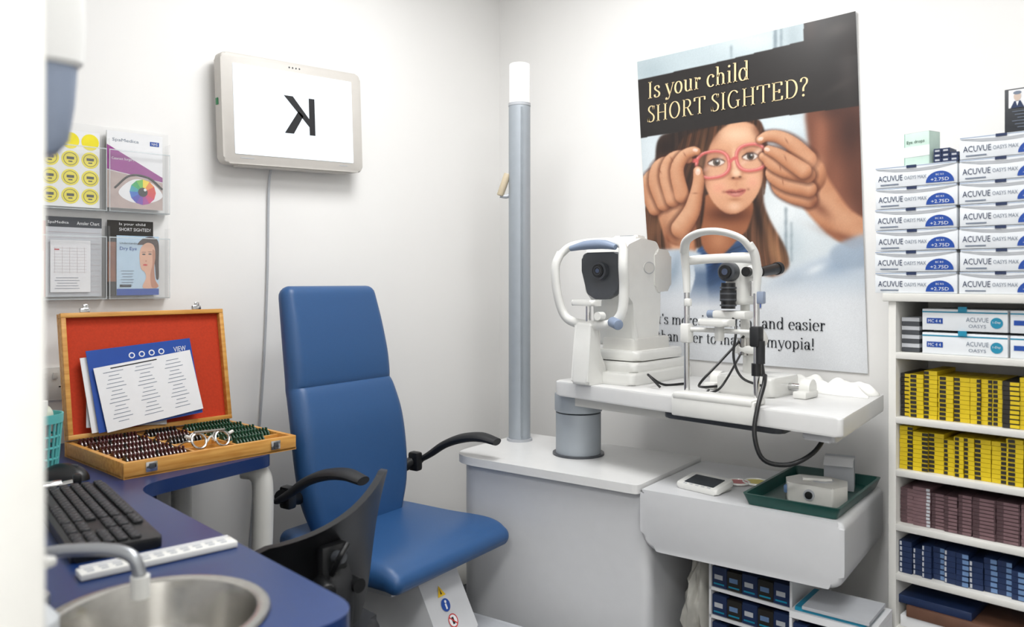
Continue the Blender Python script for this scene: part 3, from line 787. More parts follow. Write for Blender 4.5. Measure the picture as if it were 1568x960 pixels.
P().tube([(0, 0, .004), (-.03, -.06, .004), (-.05, -.10, .03), (-.03, -.13, .035), (.0, -.12, .004)], .0035, BLK, n=8).done('power_lead', M=T(1.075, -.30, .8895))

b = bmesh.new(); bmesh.ops.create_grid(b, x_segments=40, y_segments=22, size=.5)
for v in b.verts:
    x, y = v.co.x, v.co.y
    edge = min(1, (0.5-abs(x))*9)*min(1, (.5-abs(y))*9)
    v.co = Vector((x*.24*(1+.08*math.sin(9*y)), y*.105*(1+.10*math.sin(7*x)), .005+edge*(.018+.010*math.sin(15*x+5*y)*math.cos(9*y)+.008*math.sin(37*x*y+11*x))))
r = bmesh.ops.extrude_face_region(b, geom=b.faces[:])
for v in r['geom']:
    if isinstance(v, bmesh.types.BMVert): v.co.z = .0
p = P(); p.bmm(b, CLOTH); p.done('folded_tissue', M=T(1.425, -.137, .8893) @ RZ(-2), ang=60)

# ------------------------------------------------------------------ poster : printed artwork stored as colours on the sheet itself
PM = frame((0, -.003, 0), (1, 0, 0), (0, 0, 1))
def rc(x, y):
    """artwork layout sheet -> position on the flat print"""
    u = (x-784)/1219.6; d = 3.219/(1+u)
    return (2.348+.7071*d*(u-1), 1.19-(y-430)*d/1219.6)
po = root('poster')
GX, GY = 400, 540
cTL, cTR, cBR, cBL = rc(977, 95), rc(1312, 18), rc(1330, 572), rc(1006, 546)
ss = np.linspace(0, 1, GX)[None, :]; tt = np.linspace(0, 1, GY)[:, None]
bow = .006*np.sin(np.pi*tt)*(1-ss)
GXw = (1-tt)*((1-ss)*cTL[0]+ss*cTR[0])+tt*((1-ss)*cBL[0]+ss*cBR[0])-bow
GZw = (1-tt)*((1-ss)*cTL[1]+ss*cTR[1])+tt*((1-ss)*cBL[1]+ss*cBR[1])
lat = ((GXw-2.348)+2.276)*.7071; dep = ((2.348-GXw)+2.276)*.7071
TX_ = 784+1219.6*lat/dep; TY_ = 430+(1.19-GZw)*1219.6/dep
def hx(h): h = h.lstrip('#'); return np.array([int(h[i:i+2], 16)/255 for i in (0, 2, 4)])
img = np.ones((GY, GX, 3))*hx('#cdd9df')
def gblur(a, s):
    if s <= 0: return a
    R = int(3*s)+1; k = np.exp(-.5*(np.arange(-R, R+1)/s)**2); k /= k.sum()
    pa = np.pad(a, ((R, R), (0, 0)), mode='edge'); o = sum(k[i]*pa[i:i+a.shape[0], :] for i in range(2*R+1))
    pa = np.pad(o, ((0, 0), (R, R)), mode='edge'); return sum(k[i]*pa[:, i:i+a.shape[1]] for i in range(2*R+1))
def inpoly(pts, sm=True):
    if sm: pts = [(v[0], v[1]) for v in catmull([(a[0], a[1], 0) for a in pts], 5, True)]
    m = np.zeros((GY, GX), bool); n = len(pts)
    for i in range(n):
        x0, y0 = pts[i]; x1, y1 = pts[(i+1) % n]
        if y0 == y1: continue
        m ^= ((TY_ >= min(y0, y1)) & (TY_ < max(y0, y1)) & (TX_ < (x1-x0)*(TY_-y0)/(y1-y0)+x0))
    return m.astype(float)
def put(m, col):
    global img
    if isinstance(col, str): col = hx(col)
    img = img*(1-m[..., None])+col*m[..., None]
def PT(pts, col, b=.7, a=1.0, sm=True, clip=None):
    m = gblur(inpoly(pts, sm), b)*a
    if clip is not None: m = m*clip
    put(m, col); return m
def BLB(cx, cy, rx, ry, col, a, ang=0, clip=None, hard=False):
    c, s_ = math.cos(math.radians(ang)), math.sin(math.radians(ang))
    dx = TX_-cx; dy = TY_-cy; q = ((dx*c+dy*s_)/rx)**2+((-dx*s_+dy*c)/ry)**2
    m = np.clip((1.06-np.sqrt(q))/.12, 0, 1) if hard else np.exp(-q)
    m = m*a
    if clip is not None: m = m*clip
    put(m, col)
def fractal(seed, sc):
    r = np.random.RandomState(seed); o = np.zeros((GY, GX))
    for k, w in ((sc, 1), (sc/2, .5), (sc/4, .25)):
        n = gblur(r.rand(GY, GX)-.5, k); o += w*n/(n.std()+1e-9)
    return o/1.75
SKN = fractal(2, 12)
def CAP(pts, rad, base='#c7835b', light='#efbd97', dark='#622f1d', Ld=(-.45, -.8), soft=.12, sh=.5):
    best = np.full((GY, GX), 1e9); nx = np.zeros((GY, GX)); ny = np.zeros((GY, GX))
    pts = [tuple(v[:2]) for v in catmull([(a[0], a[1], 0) for a in pts], 4)] if len(pts) > 2 else pts
    N = len(pts)
    f = lambda t: rad[min(int(t), len(rad)-1)]+(rad[min(int(t)+1, len(rad)-1)]-rad[min(int(t), len(rad)-1)])*(t-int(t))
    for i in range(N-1):
        (x0, y0), (x1, y1) = pts[i], pts[i+1]
        r0, r1 = f(i/(N-1)*(len(rad)-1)), f((i+1)/(N-1)*(len(rad)-1))
        dx, dy = x1-x0, y1-y0; h = np.clip(((TX_-x0)*dx+(TY_-y0)*dy)/(dx*dx+dy*dy), 0, 1)
        ox = TX_-(x0+h*dx); oy = TY_-(y0+h*dy); rr = r0+(r1-r0)*h; q = np.sqrt(ox*ox+oy*oy)/rr
        k = q < best; best = np.where(k, q, best); nx = np.where(k, ox/rr, nx); ny = np.where(k, oy/rr, ny)
    if sh > 0: put(np.clip(1-(best-1)*2.2, 0, 1)*(best > .9)*sh*hand_clip, '#4a2116')
    m = np.clip((1-best)/soft, 0, 1); nz = np.sqrt(np.clip(1-np.minimum(best, 1)**2, 0, 1))
    lam = np.clip(.5*nz+.5*(nx*Ld[0]+ny*Ld[1])+.05+.06*SKN, -1, 1)[..., None]
    B, Lh, Dk = hx(base), hx(light), hx(dark)
    col = np.where(lam > .32, B+(Lh-B)*np.clip((lam-.32)/.6, 0, 1), B+(Dk-B)*np.clip((.32-lam)/.8, 0, 1))
    put(m, col); return m
def strands(fx, fy, amp, seed, wob=14):
    r = np.random.RandomState(seed); N = 1400; n1 = r.rand(N); n2 = np.convolve(r.rand(N), np.ones(9)/9, 'same'); n1 = .45*np.convolve(n1, np.ones(2)/2, 'same')+.55*(.5+(n2-.5)*2.6)
    u = (TX_*fx+TY_*fy+wob*np.sin(TY_/38.+seed)+400) % (N-2); i = u.astype(int); f = u-i
    return 1+amp*((n1[i]*(1-f)+n1[i+1]*f)-.5)*2
g = np.clip((TY_-20)/540, 0, 1)[..., None]
img = hx('#bccdd3')*(1-g)+hx('#e0e5e9')*g
for cx_, cy_, rx, ry, c, a in ((1205, 330, 45, 50, '#f1f5f6', .9), (1195, 190, 60, 20, '#dde9ee', .9), (1215, 375, 22, 40, '#b9c9d1', .6), (1150, 62, 60, 22, '#dbe7ea', .9), (1000, 110, 30, 20, '#a9bbc2', .7), (1260, 430, 90, 26, '#dfe6ec', .9), (1000, 235, 18, 40, '#dbe5ea', .9), (1215, 60, 14, 30, '#a5b6bd', .7)):
    BLB(cx_, cy_, rx, ry, c, a)
for x0, y0, x1, y1 in ((1186, 40, 1191, 80), (1196, 40, 1199, 75), (1120, 70, 1122, 90), (1203, 318, 1206, 400), (1212, 340, 1214, 400)):
    PT([(x0, y0), (x1, y0), (x1, y1), (x0, y1)], '#5d717e', 1.8, .7, False)
m = PT([(1238, 160), (1280, 150), (1332, 150), (1332, 230), (1334, 340), (1322, 384), (1292, 364), (1272, 328), (1260, 290), (1246, 250), (1238, 210)], '#7b4632', 3.2)
BLB(1305, 200, 28, 55, '#43241c', .95, clip=m); BLB(1258, 215, 12, 60, '#a8664a', .75, clip=m); BLB(1280, 280, 16, 40, '#94573f', .7, clip=m); BLB(1316, 300, 16, 60, '#5e3426', .8, clip=m); BLB(1290, 335, 22, 24, '#b9765a', .7, clip=m); BLB(1280, 170, 26, 14, '#4f2c22', .8, clip=m)
m = inpoly([(1010, 214), (1030, 202), (1090, 188), (1150, 184), (1170, 196), (1177, 240), (1170, 300), (1180, 336), (1203, 378), (1209, 408), (1190, 424), (1160, 418), (1120, 400), (1068, 380), (1052, 415), (1020, 400), (984, 372), (982, 348), (990, 316), (1002, 285), (1005, 245)]); m = gblur(m, 1.8)
g = np.clip((TY_-190)/230, 0, 1)[..., None]
put(m, np.clip((hx('#2c1c16')*(1-g)+hx('#6b4530')*g)*strands(1.6, .12, .6, 5)[..., None], 0, 1))
BLB(1190, 388, 12, 34, '#b98358', .65, -25, clip=m); BLB(1176, 350, 6, 30, '#a06d48', .5, -18, clip=m); BLB(1004, 350, 12, 26, '#8a5a3c', .7, 20, clip=m); BLB(1046, 385, 12, 40, '#241510', .8, clip=m); BLB(1162, 330, 7, 40, '#20120e', .85, -10, clip=m); BLB(1020, 225, 14, 16, '#1e1310', .8, clip=m)
dm = PT([(1064, 395), (1082, 374), (1130, 360), (1150, 395), (1164, 450), (1162, 480), (1060, 480), (1066, 425)], '#2c4974', 1.2)
put(dm*.8, np.clip(hx('#33507c')*strands(.5, .9, .45, 9)[..., None], 0, 1)); BLB(1100, 395, 7, 40, '#14223d', .8, 15, clip=dm); BLB(1140, 410, 14, 26, '#4f6f9c', .6, clip=dm)
hand_clip = np.ones((GY, GX))
m = PT([(1080, 300), (1150, 305), (1148, 345), (1132, 366), (1100, 394), (1076, 372)], '#a5623f', 1.4)
BLB(1118, 328, 34, 13, '#542717', .9, clip=m); BLB(1102, 368, 14, 16, '#cf8c63', .7, clip=m)
fm = PT([(1077, 246), (1082, 214), (1098, 196), (1126, 187), (1156, 186), (1168, 208), (1171, 248), (1168, 280), (1158, 303), (1142, 320), (1124, 328), (1106, 322), (1090, 304), (1079, 276)], '#dd9f78', 1.0)
BLB(1130, 206, 30, 14, '#f4c8a4', .9, clip=fm); BLB(1102, 285, 17, 15, '#eeb08c', .85, clip=fm); BLB(1153, 276, 13, 14, '#f0b592', .85, clip=fm); BLB(1102, 288, 10, 8, '#e89479', .5, clip=fm); BLB(1154, 280, 8, 8, '#e89479', .45, clip=fm)
BLB(1076, 265, 8, 60, '#7d4029', .9, 4, clip=fm); BLB(1172, 262, 5, 55, '#96553a', .75, clip=fm); BLB(1104, 328, 26, 7, '#8d4d33', .75, 14, clip=fm); BLB(1146, 322, 18, 6, '#a1603f', .6, -30, clip=fm); BLB(1126, 316, 9, 6, '#f4c5a3', .75, clip=fm)
BLB(1098, 240, 17, 8, '#a5623f', .55, clip=fm); BLB(1150, 232, 15, 8, '#a5623f', .55, clip=fm); BLB(1088, 204, 12, 16, '#6a3a25', .85, 30, clip=fm); BLB(1162, 200, 8, 14, '#7a452e', .7, -20, clip=fm)
BLB(1127, 246, 4, 18, '#f6cfac', .8, -5, clip=fm); BLB(1119, 254, 3, 12, '#b26d49', .5, clip=fm); BLB(1129, 265, 7.5, 6, '#f7cfae', .9, clip=fm); BLB(1119, 268, 3.5, 4, '#c98561', .7, clip=fm); BLB(1138, 266, 3, 4, '#c98561', .6, clip=fm)
BLB(1129, 273.5, 9, 2.6, '#9a5538', .8, clip=fm); BLB(1124, 272.5, 2.2, 1.3, '#45190f', .85); BLB(1134.5, 271, 2.2, 1.3, '#45190f', .85); BLB(1129, 281, 3, 5, '#cf8a66', .5, clip=fm)
for cx_, cy_, w in ((1098, 249, 12.5), (1150, 240, 11.5)):
    PT([(cx_-w-1.5, cy_+2), (cx_-5, cy_-6.5), (cx_+5, cy_-7), (cx_+w+1, cy_-1), (cx_+5, cy_+5.5), (cx_-5, cy_+6)], '#6b3623', 1.0, .8)
    em = PT([(cx_-w, cy_+1.5), (cx_-4, cy_-4.6), (cx_+5, cy_-5), (cx_+w, cy_-.5), (cx_+5, cy_+4.2), (cx_-4, cy_+4.8)], '#e2d3c8', .6)
    ec_ = np.clip(em*1.6, 0, 1); BLB(cx_+.5, cy_-.5, 5.6, 5.6, '#4d3a2e', 1, hard=True, clip=ec_); BLB(cx_+.5, cy_-.5, 2.8, 2.8, '#120d0b', 1, clip=ec_, hard=True); BLB(cx_+2, cy_-2.5, 1.5, 1.5, '#ffffff', 1)
    PT([(cx_-w-2, cy_+1), (cx_-5, cy_-5.6), (cx_+5, cy_-6.2), (cx_+w+2, cy_-1.5), (cx_+5, cy_-4), (cx_-4, cy_-3.6)], '#2d1610', .6, .9)
PT([(1083, 234), (1096, 229), (1111, 231), (1111, 233), (1096, 232), (1084, 237)], '#8f5a3b', 1.1, .7); PT([(1140, 226), (1151, 222), (1163, 225), (1162, 227), (1151, 225), (1141, 229)], '#8f5a3b', 1.1, .7)
PT([(1112, 294), (1121, 290), (1128, 291.5), (1135, 289), (1144, 291), (1136, 299.5), (1125, 301.5)], '#c0665a', .9); BLB(1128, 297.5, 8, 2.2, '#e09a8c', .85); PT([(1111, 294), (1120, 293.2), (1128, 293.8), (1137, 292), (1146, 290.5), (1128, 295.6)], '#74302a', .6, .85)
BLB(1110, 294, 3, 2, '#a05a44', .6, clip=fm); BLB(1147, 290, 2.5, 2, '#a05a44', .6, clip=fm); BLB(1127, 305.5, 9, 2.6, '#a8653f', .55, clip=fm)
m = gblur(inpoly([(1056, 206), (1092, 193), (1126, 183), (1102, 201), (1087, 226), (1079, 262), (1081, 300), (1076, 345), (1062, 374), (1046, 352), (1034, 300), (1032, 250), (1042, 220)]), 1.5)
put(m, np.clip(hx('#432819')*strands(1.9, .3, .7, 12)[..., None], 0, 1)); BLB(1074, 250, 4, 50, '#8f603d', .6, 6, clip=m); BLB(1052, 320, 8, 40, '#20110c', .8, clip=m); BLB(1066, 330, 4, 34, '#7f5334', .6, clip=m)
m = gblur(inpoly([(1120, 184), (1160, 182), (1172, 205), (1177, 250), (1171, 300), (1170, 262), (1167, 215), (1154, 190)]), 1.0); put(m, np.clip(hx('#432718')*strands(1.9, .1, .7, 15)[..., None], 0, 1))
def ringm(cx_, cy_, rx, ry, w, ang=-8):
    c, s_ = math.cos(math.radians(ang)), math.sin(math.radians(ang)); dx = TX_-cx_; dy = TY_-cy_
    a, b_ = dx*c+dy*s_, -dx*s_+dy*c; q = (np.abs(a/rx)**2.5+np.abs(b_/ry)**2.5)**(1/2.5)
    return np.clip((1-np.abs(q-1)*rx/w)*1.6, 0, 1), np.clip((1-q)*8, 0, 1)
for cx_, cy_, rx, ry in ((1093, 252, 25, 20), (1152, 241, 23, 20)):
    rm, inn = ringm(cx_+.5, cy_+2, rx, ry, 4.5); put(rm*.35, '#7a3323')
    rm, inn = ringm(cx_, cy_, rx, ry, 3.6); put(inn*.07, '#ffffff'); BLB(cx_+9, cy_-8, 8, 3.5, '#ffffff', .3, -30, clip=inn); BLB(cx_-12, cy_+8, 7, 3, '#ffd9d0', .25, -30, clip=inn)
    put(rm, '#d9605c'); rm3, _ = ringm(cx_-.6, cy_-1, rx, ry, 1.4); put(rm3*.75, '#f3a49c')
PT([(1117, 247), (1123, 241), (1130, 239), (1131, 243), (1124, 246), (1119, 252)], '#dc6460', .6, 1, False); PT([(1058, 243), (1070, 243), (1071, 249), (1058, 249)], '#d9605c', .6, 1, False); PT([(1173, 229), (1186, 224), (1187, 230), (1175, 236)], '#d9605c', .6, 1, False)
def nail(x, y, rx, ry, ang): BLB(x, y, rx, ry, '#f3cdb8', .85, ang, hard=True); BLB(x, y-ry*.4, rx*.6, ry*.4, '#ffeee2', .7, ang)
hand_clip = inpoly([(986, 262), (1005, 236), (1060, 224), (1074, 232), (1080, 290), (1082, 350), (1080, 400), (1020, 405), (1008, 350), (990, 310)]); hand_clip = gblur(hand_clip, 3)
CAP([(1050, 430), (1044, 380), (1040, 340)], [26, 25, 27], sh=0, soft=.2); CAP([(1042, 350), (1034, 318), (1028, 292)], [28, 30, 27], sh=0)
CAP([(1004, 320), (995, 300), (993, 278), (1003, 266), (1014, 272)], [11, 11, 9.5, 8.5, 7.5])
CAP([(1018, 312), (1006, 282), (1008, 258), (1022, 248), (1034, 256)], [12, 11.5, 10, 9, 7.5])
CAP([(1032, 306), (1022, 270), (1028, 246), (1044, 238), (1055, 244)], [12, 11.5, 10, 8.5, 7])
CAP([(1046, 300), (1038, 262), (1048, 240), (1062, 232), (1068, 232)], [12, 11, 9.5, 8, 6.5])
CAP([(1044, 350), (1060, 325), (1067, 300), (1071, 278), (1070, 262)], [16, 14, 11, 9.5, 7.5], sh=.6)
nail(1070, 263, 4, 5.5, 5); nail(1066, 230, 4, 2.6, 10)
BLB(1028, 300, 12, 8, '#e2a27b', .5); BLB(1046, 375, 8, 30, '#d99a72', .5); BLB(1024, 372, 5, 26, '#7a3f28', .6, -8)
for x, y, a in ((1012, 262, 60), (1030, 244, 60), (1050, 237, 60), (1066, 296, 0)): BLB(x, y, 4, 1.0, '#7d4029', .55, a)
hand_clip = gblur(inpoly([(1160, 205), (1200, 198), (1250, 212), (1275, 250), (1300, 320), (1330, 340), (1330, 385), (1280, 372), (1230, 326), (1180, 300), (1160, 270)]), 3)
CAP([(1238, 276), (1262, 312), (1292, 344), (1345, 372)], [32, 31, 28, 28], sh=0, soft=.2); CAP([(1224, 250), (1236, 268)], [28, 33], sh=0)
CAP([(1240, 306), (1216, 302), (1196, 292), (1190, 280), (1200, 274)], [13, 11, 9.5, 8.5, 7], sh=.6)
CAP([(1240, 290), (1208, 284), (1186, 272), (1182, 262), (1192, 256)], [13, 11.5, 10, 8.5, 7], sh=.6)
CAP([(1238, 268), (1206, 262), (1184, 252), (1176, 244), (1170, 240)], [13, 11.5, 10, 8.5, 7], sh=.6)
CAP([(1238, 244), (1216, 222), (1194, 210), (1176, 209), (1166, 214)], [15, 12.5, 10.5, 8.5, 7], sh=.6)
CAP([(1232, 262), (1208, 246), (1192, 236), (1178, 230)], [13, 11.5, 9.5, 7.5], sh=.6)
nail(1166, 213, 4.5, 3, -20); nail(1176, 229, 4.5, 3, 15)
BLB(1248, 250, 14, 12, '#e6a880', .5); BLB(1256, 318, 22, 8, '#6f3623', .6, 42); BLB(1300, 366, 40, 7, '#6f3623', .6, 20)
for x, y, a in ((1206, 216, 60), (1204, 242, 70), (1196, 257, 80), (1200, 279, 80)): BLB(x, y, 4.5, 1.0, '#7d4029', .55, a)
m = PT([(990, 390), (1022, 382), (1074, 388), (1084, 430), (1078, 490), (988, 490), (986, 430)], '#c3d0dc', 2.4); BLB(1032, 420, 8, 36, '#93a6b9', .75, 15, clip=m); BLB(1062, 440, 8, 30, '#e9eff4', .85, clip=m); BLB(1012, 400, 10, 12, '#e9eff4', .7, clip=m)
m = PT([(1160, 452), (1196, 420), (1250, 398), (1300, 384), (1340, 380), (1340, 470), (1250, 484), (1160, 480)], '#c6d2de', 5.0); BLB(1292, 402, 34, 16, '#8fa4bd', .85, -20, clip=np.clip(m*1.3, 0, 1)); BLB(1220, 428, 30, 9, '#aebdcc', .6, -20, clip=m); BLB(1250, 412, 16, 6, '#eef3f7', .7, -25, clip=m)
PT([(1272, 386), (1300, 366), (1340, 360), (1340, 404), (1290, 408)], '#9fb0c3', 3, .9)
f = np.clip((TY_-415-.02*(TX_-1150))/52, 0, 1); f = f*f*(3-2*f); put(f*.95, '#e6e9ed')
put(dm*np.clip((470-TY_)/60, 0, .6)*np.clip((TY_-400)/20, 0, 1), '#2c4974')
img = np.stack([gblur(img[..., k], .55) for k in range(3)], -1)
gray = img.mean(-1, keepdims=True); img = img*.90+gray*.10
img *= (1+.012*np.random.RandomState(8).randn(GY, GX))[..., None]
bm_ = PT([(950, 129), (1090, 98), (1180, 76), (1232, 63), (1232, 10), (1345, 0), (1345, 159), (1200, 178), (1090, 194), (950, 217)], '#231f1e', .6, 1, False)
BLB(1285, 45, 26, 12, '#4a4442', .8, -20, clip=bm_); BLB(1300, 110, 14, 50, '#3a3433', .8, clip=bm_); BLB(1242, 40, 12, 26, '#3b2f2b', .8, clip=bm_); BLB(1290, 130, 30, 6, '#3e3836', .6, -30, clip=bm_)
img = np.clip(img, 0, 1)*.96
linimg = np.where(img <= .04045, img/12.92, ((img+.055)/1.055)**2.4)
me = bpy.data.meshes.new('printed_sheet')
disp = .0025+.0012*np.sin(ss*9+tt*3)*np.sin(tt*7)+.004*np.clip(ss-.88, 0, 1)*np.clip(.12-tt, 0, 1)*60
co_ = np.stack([GXw, -.003-disp, GZw], -1).reshape(-1, 3)
idx = np.arange(GX*GY).reshape(GY, GX)
q = np.stack([idx[1:, :-1], idx[1:, 1:], idx[:-1, 1:], idx[:-1, :-1]], -1).reshape(-1, 4)
me.vertices.add(len(co_)); me.vertices.foreach_set('co', co_.astype(np.float32).ravel())
me.loops.add(q.size); me.loops.foreach_set('vertex_index', q.astype(np.int32).ravel())
me.polygons.add(len(q)); me.polygons.foreach_set('loop_start', (np.arange(len(q))*4).astype(np.int32))
me.update(calc_edges=True); me.validate()
ca = me.color_attributes.new('print', 'FLOAT_COLOR', 'POINT')
ca.data.foreach_set('color', np.concatenate([linimg.reshape(-1, 3), np.ones((GX*GY, 1))], 1).astype(np.float32).ravel())
me.polygons.foreach_set('use_smooth', np.ones(len(q), bool))
pmat = bpy.data.materials.new('poster_print'); pmat.use_nodes = True; nt = pmat.node_tree
at = nt.nodes.new('ShaderNodeAttribute'); at.attribute_name = 'print'; bs = nt.nodes['Principled BSDF']
nt.links.new(at.outputs['Color'], bs.inputs['Base Color']); bs.inputs['Roughness'].default_value = .36
me.materials.append(pmat)
ob = bpy.data.objects.new('printed_sheet', me); S.collection.objects.link(ob); ob.parent = po
P().prism([cTL, cBL, cBR, cTR], .0, .0012, PAPER, M=PM).done('backing', po)

# --- serif lettering, drawn with a broad-nib stroke
def arc(cx, cy, rx, ry, a0, a1, n=18): return [(cx+rx*math.cos(math.radians(a0+(a1-a0)*k/n)), cy+ry*math.sin(math.radians(a0+(a1-a0)*k/n))) for k in range(n+1)]
def cm(*p): return [(v[0], v[1]) for v in catmull([(a[0], a[1], 0) for a in p], 5)]
def st_(x, y0, y1): return [(x, y0), (x, y1)]
def sf(x, y, w=.12): return [(x-w, y), (x+w, y)]
Sc = cm((.47, .76), (.42, .93), (.29, .985), (.15, .90), (.13, .74), (.24, .60), (.40, .46), (.49, .30), (.44, .09), (.28, .015), (.13, .08), (.09, .26))
GL = {
 'I': (.42, [st_(.2, 0, 1), sf(.2, .02), sf(.2, .98)]),
 'H': (.92, [st_(.2, 0, 1), st_(.7, 0, 1), [(.2, .5), (.7, .5)], sf(.2, .02), sf(.2, .98), sf(.7, .02), sf(.7, .98)]),
 'O': (.88, [arc(.43, .5, .32, .49, 0, 360, 32)]),
 'S': (.60, [Sc, [(.475, .76), (.475, .97)], [(.09, .04), (.09, .26)]]),
 'R': (.84, [st_(.2, 0, 1), [(.2, .98), (.36, .98)]+arc(.38, .74, .23, .24, 90, -90)+[(.2, .5)], [(.42, .5), (.68, .02)], sf(.2, .02), sf(.2, .98, .1), [(.62, .02), (.82, .02)]]),
 'T': (.80, [st_(.39, 0, 1), [(.06, .98), (.72, .98)], sf(.39, .02), [(.06, .98), (.05, .78)], [(.72, .98), (.73, .78)]]),
 'G': (.88, [arc(.43, .5, .32, .49, 42, 300, 26), st_(.69, .06, .42), sf(.69, .42, .12), [(.6, .07), (.69, .10)]]),
 'E': (.74, [st_(.2, 0, 1), [(.08, .98), (.62, .98)], [(.2, .5), (.5, .5)], [(.08, .02), (.64, .02)], [(.62, .98), (.63, .8)], [(.5, .6), (.5, .4)], [(.64, .02), (.66, .22)]]),
 'D': (.86, [st_(.2, 0, 1), [(.08, .98), (.36, .98)]+arc(.38, .5, .34, .48, 90, -90)+[(.08, .02)]]),
 '?': (.5, [cm((.08, .78), (.12, .93), (.26, .985), (.40, .88), (.40, .70), (.28, .55), (.22, .42), (.22, .27)), 'o.22,.06']),
 's': (.46, [[(x*.78, y*.70) for x, y in Sc]]),
 'y': (.56, [[(.07, .68), (.29, .02)], ('t', cm((.50, .68), (.30, .02), (.20, -.22), (.08, -.25))), sf(.09, .68, .09), sf(.50, .68, .08), 'o.08,-.20']),
 'o': (.56, [arc(.27, .34, .20, .34, 0, 360, 26)]),
 'u': (.64, [cm((.16, .68), (.16, .2), (.22, .04), (.34, .02), (.46, .14)), st_(.47, 0, .68), [(.04, .68), (.16, .68)], [(.37, .68), (.47, .68)], [(.47, .02), (.58, .02)]]),
 'r': (.46, [st_(.16, 0, .68), cm((.17, .45), (.22, .60), (.34, .66)), 'o.36,.60', sf(.16, .02), [(.04, .68), (.16, .68)]]),
 'c': (.50, [arc(.27, .34, .20, .34, 50, 315, 20), 'o.40,.56']),
 'h': (.66, [st_(.16, 0, 1.05), cm((.17, .48), (.24, .63), (.36, .66), (.46, .56), (.48, .40)), st_(.48, 0, .42), sf(.16, .02, .11), sf(.48, .02, .11), [(.04, 1.05), (.16, 1.05)]]),
 'n': (.66, [st_(.16, 0, .68), cm((.17, .48), (.24, .63), (.36, .66), (.46, .56), (.48, .40)), st_(.48, 0, .42), sf(.16, .02, .11), sf(.48, .02, .11), [(.04, .68), (.16, .68)]]),
 'm': (.98, [st_(.16, 0, .68), cm((.17, .48), (.24, .63), (.36, .66), (.46, .56), (.48, .40)), st_(.48, 0, .42), cm((.49, .48), (.56, .63), (.68, .66), (.78, .56), (.80, .40)), st_(.80, 0, .42), sf(.16, .02, .11), sf(.48, .02, .1), sf(.80, .02, .11), [(.04, .68), (.16, .68)]]),
 'i': (.32, [st_(.16, 0, .68), 'o.15,.94', sf(.16, .02, .11), [(.04, .68), (.16, .68)]]),
 'l': (.32, [st_(.16, 0, 1.05), sf(.16, .02, .11), [(.04, 1.05), (.16, 1.05)]]),
 'd': (.64, [arc(.27, .34, .19, .34, 30, 330, 24), st_(.47, 0, 1.05), [(.35, 1.05), (.47, 1.05)], [(.47, .02), (.58, .02)]]),
 'e': (.52, [arc(.27, .34, .20, .34, 5, 315, 24), [(.08, .38), (.46, .38)]]),
 't': (.40, [cm((.17, .88), (.17, .5), (.17, .14), (.22, .03), (.34, .06)), [(.04, .68), (.34, .68)]]),
 'a': (.54, [cm((.40, .12), (.40, .48), (.34, .64), (.22, .67), (.10, .56)), arc(.23, .19, .14, .18, 0, 360, 20), 'o.11,.54', cm((.40, .14), (.44, .02), (.52, .06))]),
 'p': (.64, [arc(.34, .34, .19, .34, -150, 150, 24), st_(.16, -.25, .68), sf(.16, -.24, .11), [(.04, .68), (.16, .68)]]),
 'v': (.54, [[(.07, .68), (.28, .02)], ('t', [(.28, .02), (.48, .68)]), sf(.09, .68, .09), sf(.48, .68, .08)]),
 'g': (.56, [arc(.25, .46, .16, .21, 0, 360, 20), ('t', cm((.14, .28), (.10, .18), (.22, .10), (.42, .06))), arc(.26, -.08, .20, .13, 0, 360, 20), ('t', [(.38, .60), (.50, .66)])]),
 "'": (.20, [[(.1, 1.02), (.09, .78)]]), '!': (.34, [st_(.16, .28, 1), 'o.16,.06']), ' ': (.30, []),
}
def stroke(pts, th, tn):
    N = len(pts); L_ = []; R_ = []
    for i in range(N):
        a = pts[max(i-1, 0)]; c = pts[min(i+1, N-1)]; dx, dy = c[0]-a[0], c[1]-a[1]; l = math.hypot(dx, dy) or 1
        nx, ny = -dy/l, dx/l; h = math.sqrt((th*nx)**2+(tn*ny)**2)
        L_.append((pts[i][0]+nx*h, pts[i][1]+ny*h)); R_.append((pts[i][0]-nx*h, pts[i][1]-ny*h))
    return L_, R_
def serif(p, body, x0, x1, base, cap, m, zz, th=.062, tn=.017):
    tot = sum(GL[c][0] for c in body)*1.0; sx = (x1-x0)/tot; X = 0
    for c in body:
        w, paths = GL[c]
        for pt in paths:
            if isinstance(pt, str):
                ox, oy = [float(v) for v in pt[1:].split(',')]
                p.face([(x0+(X+ox+.07*math.cos(a))*sx, base+(oy+.07*math.sin(a))*cap) for a in [k*math.pi/7 for k in range(14)]], zz, m, PM); continue
            t_ = th
            if isinstance(pt, tuple): t_ = tn*1.2; pt = pt[1]
            Lp, Rp = stroke(pt, t_, tn); vs = []; fs = []
            for a, b_ in zip(Lp, Rp): vs += [(x0+(X+a[0])*sx, base+a[1]*cap, zz), (x0+(X+b_[0])*sx, base+b_[1]*cap, zz)]
            for i in range(len(Lp)-1): fs.append([2*i, 2*i+1, 2*i+3, 2*i+2])
            p.raw(vs, fs, m, PM)
        X += w
CREAM = mat('art_cream', '#efd6a4', .5, noise=.02); DRK = mat('art_ink', '#2a2d33', .5, noise=.02)
ZL = .0048
p = P()
xl = rc(993, 150)[0]
serif(p, 'Is your child', xl, rc(1150, 120)[0], rc(993, 153)[1]+.002, .057, CREAM, ZL, .055, .018)
serif(p, 'SHORT SIGHTED?', xl, rc(1240, 120)[0], rc(995, 188)[1], .056, CREAM, ZL, .054, .018)
serif(p, "It's more important and easier", rc(1003, 500)[0], rc(1266, 500)[0], rc(1265, 507)[1], .034, DRK, ZL, .055, .020)
serif(p, 'than ever to manage myopia!', rc(1008, 530)[0], rc(1250, 530)[0], rc(1249, 536)[1], .034, DRK, ZL, .055, .020)
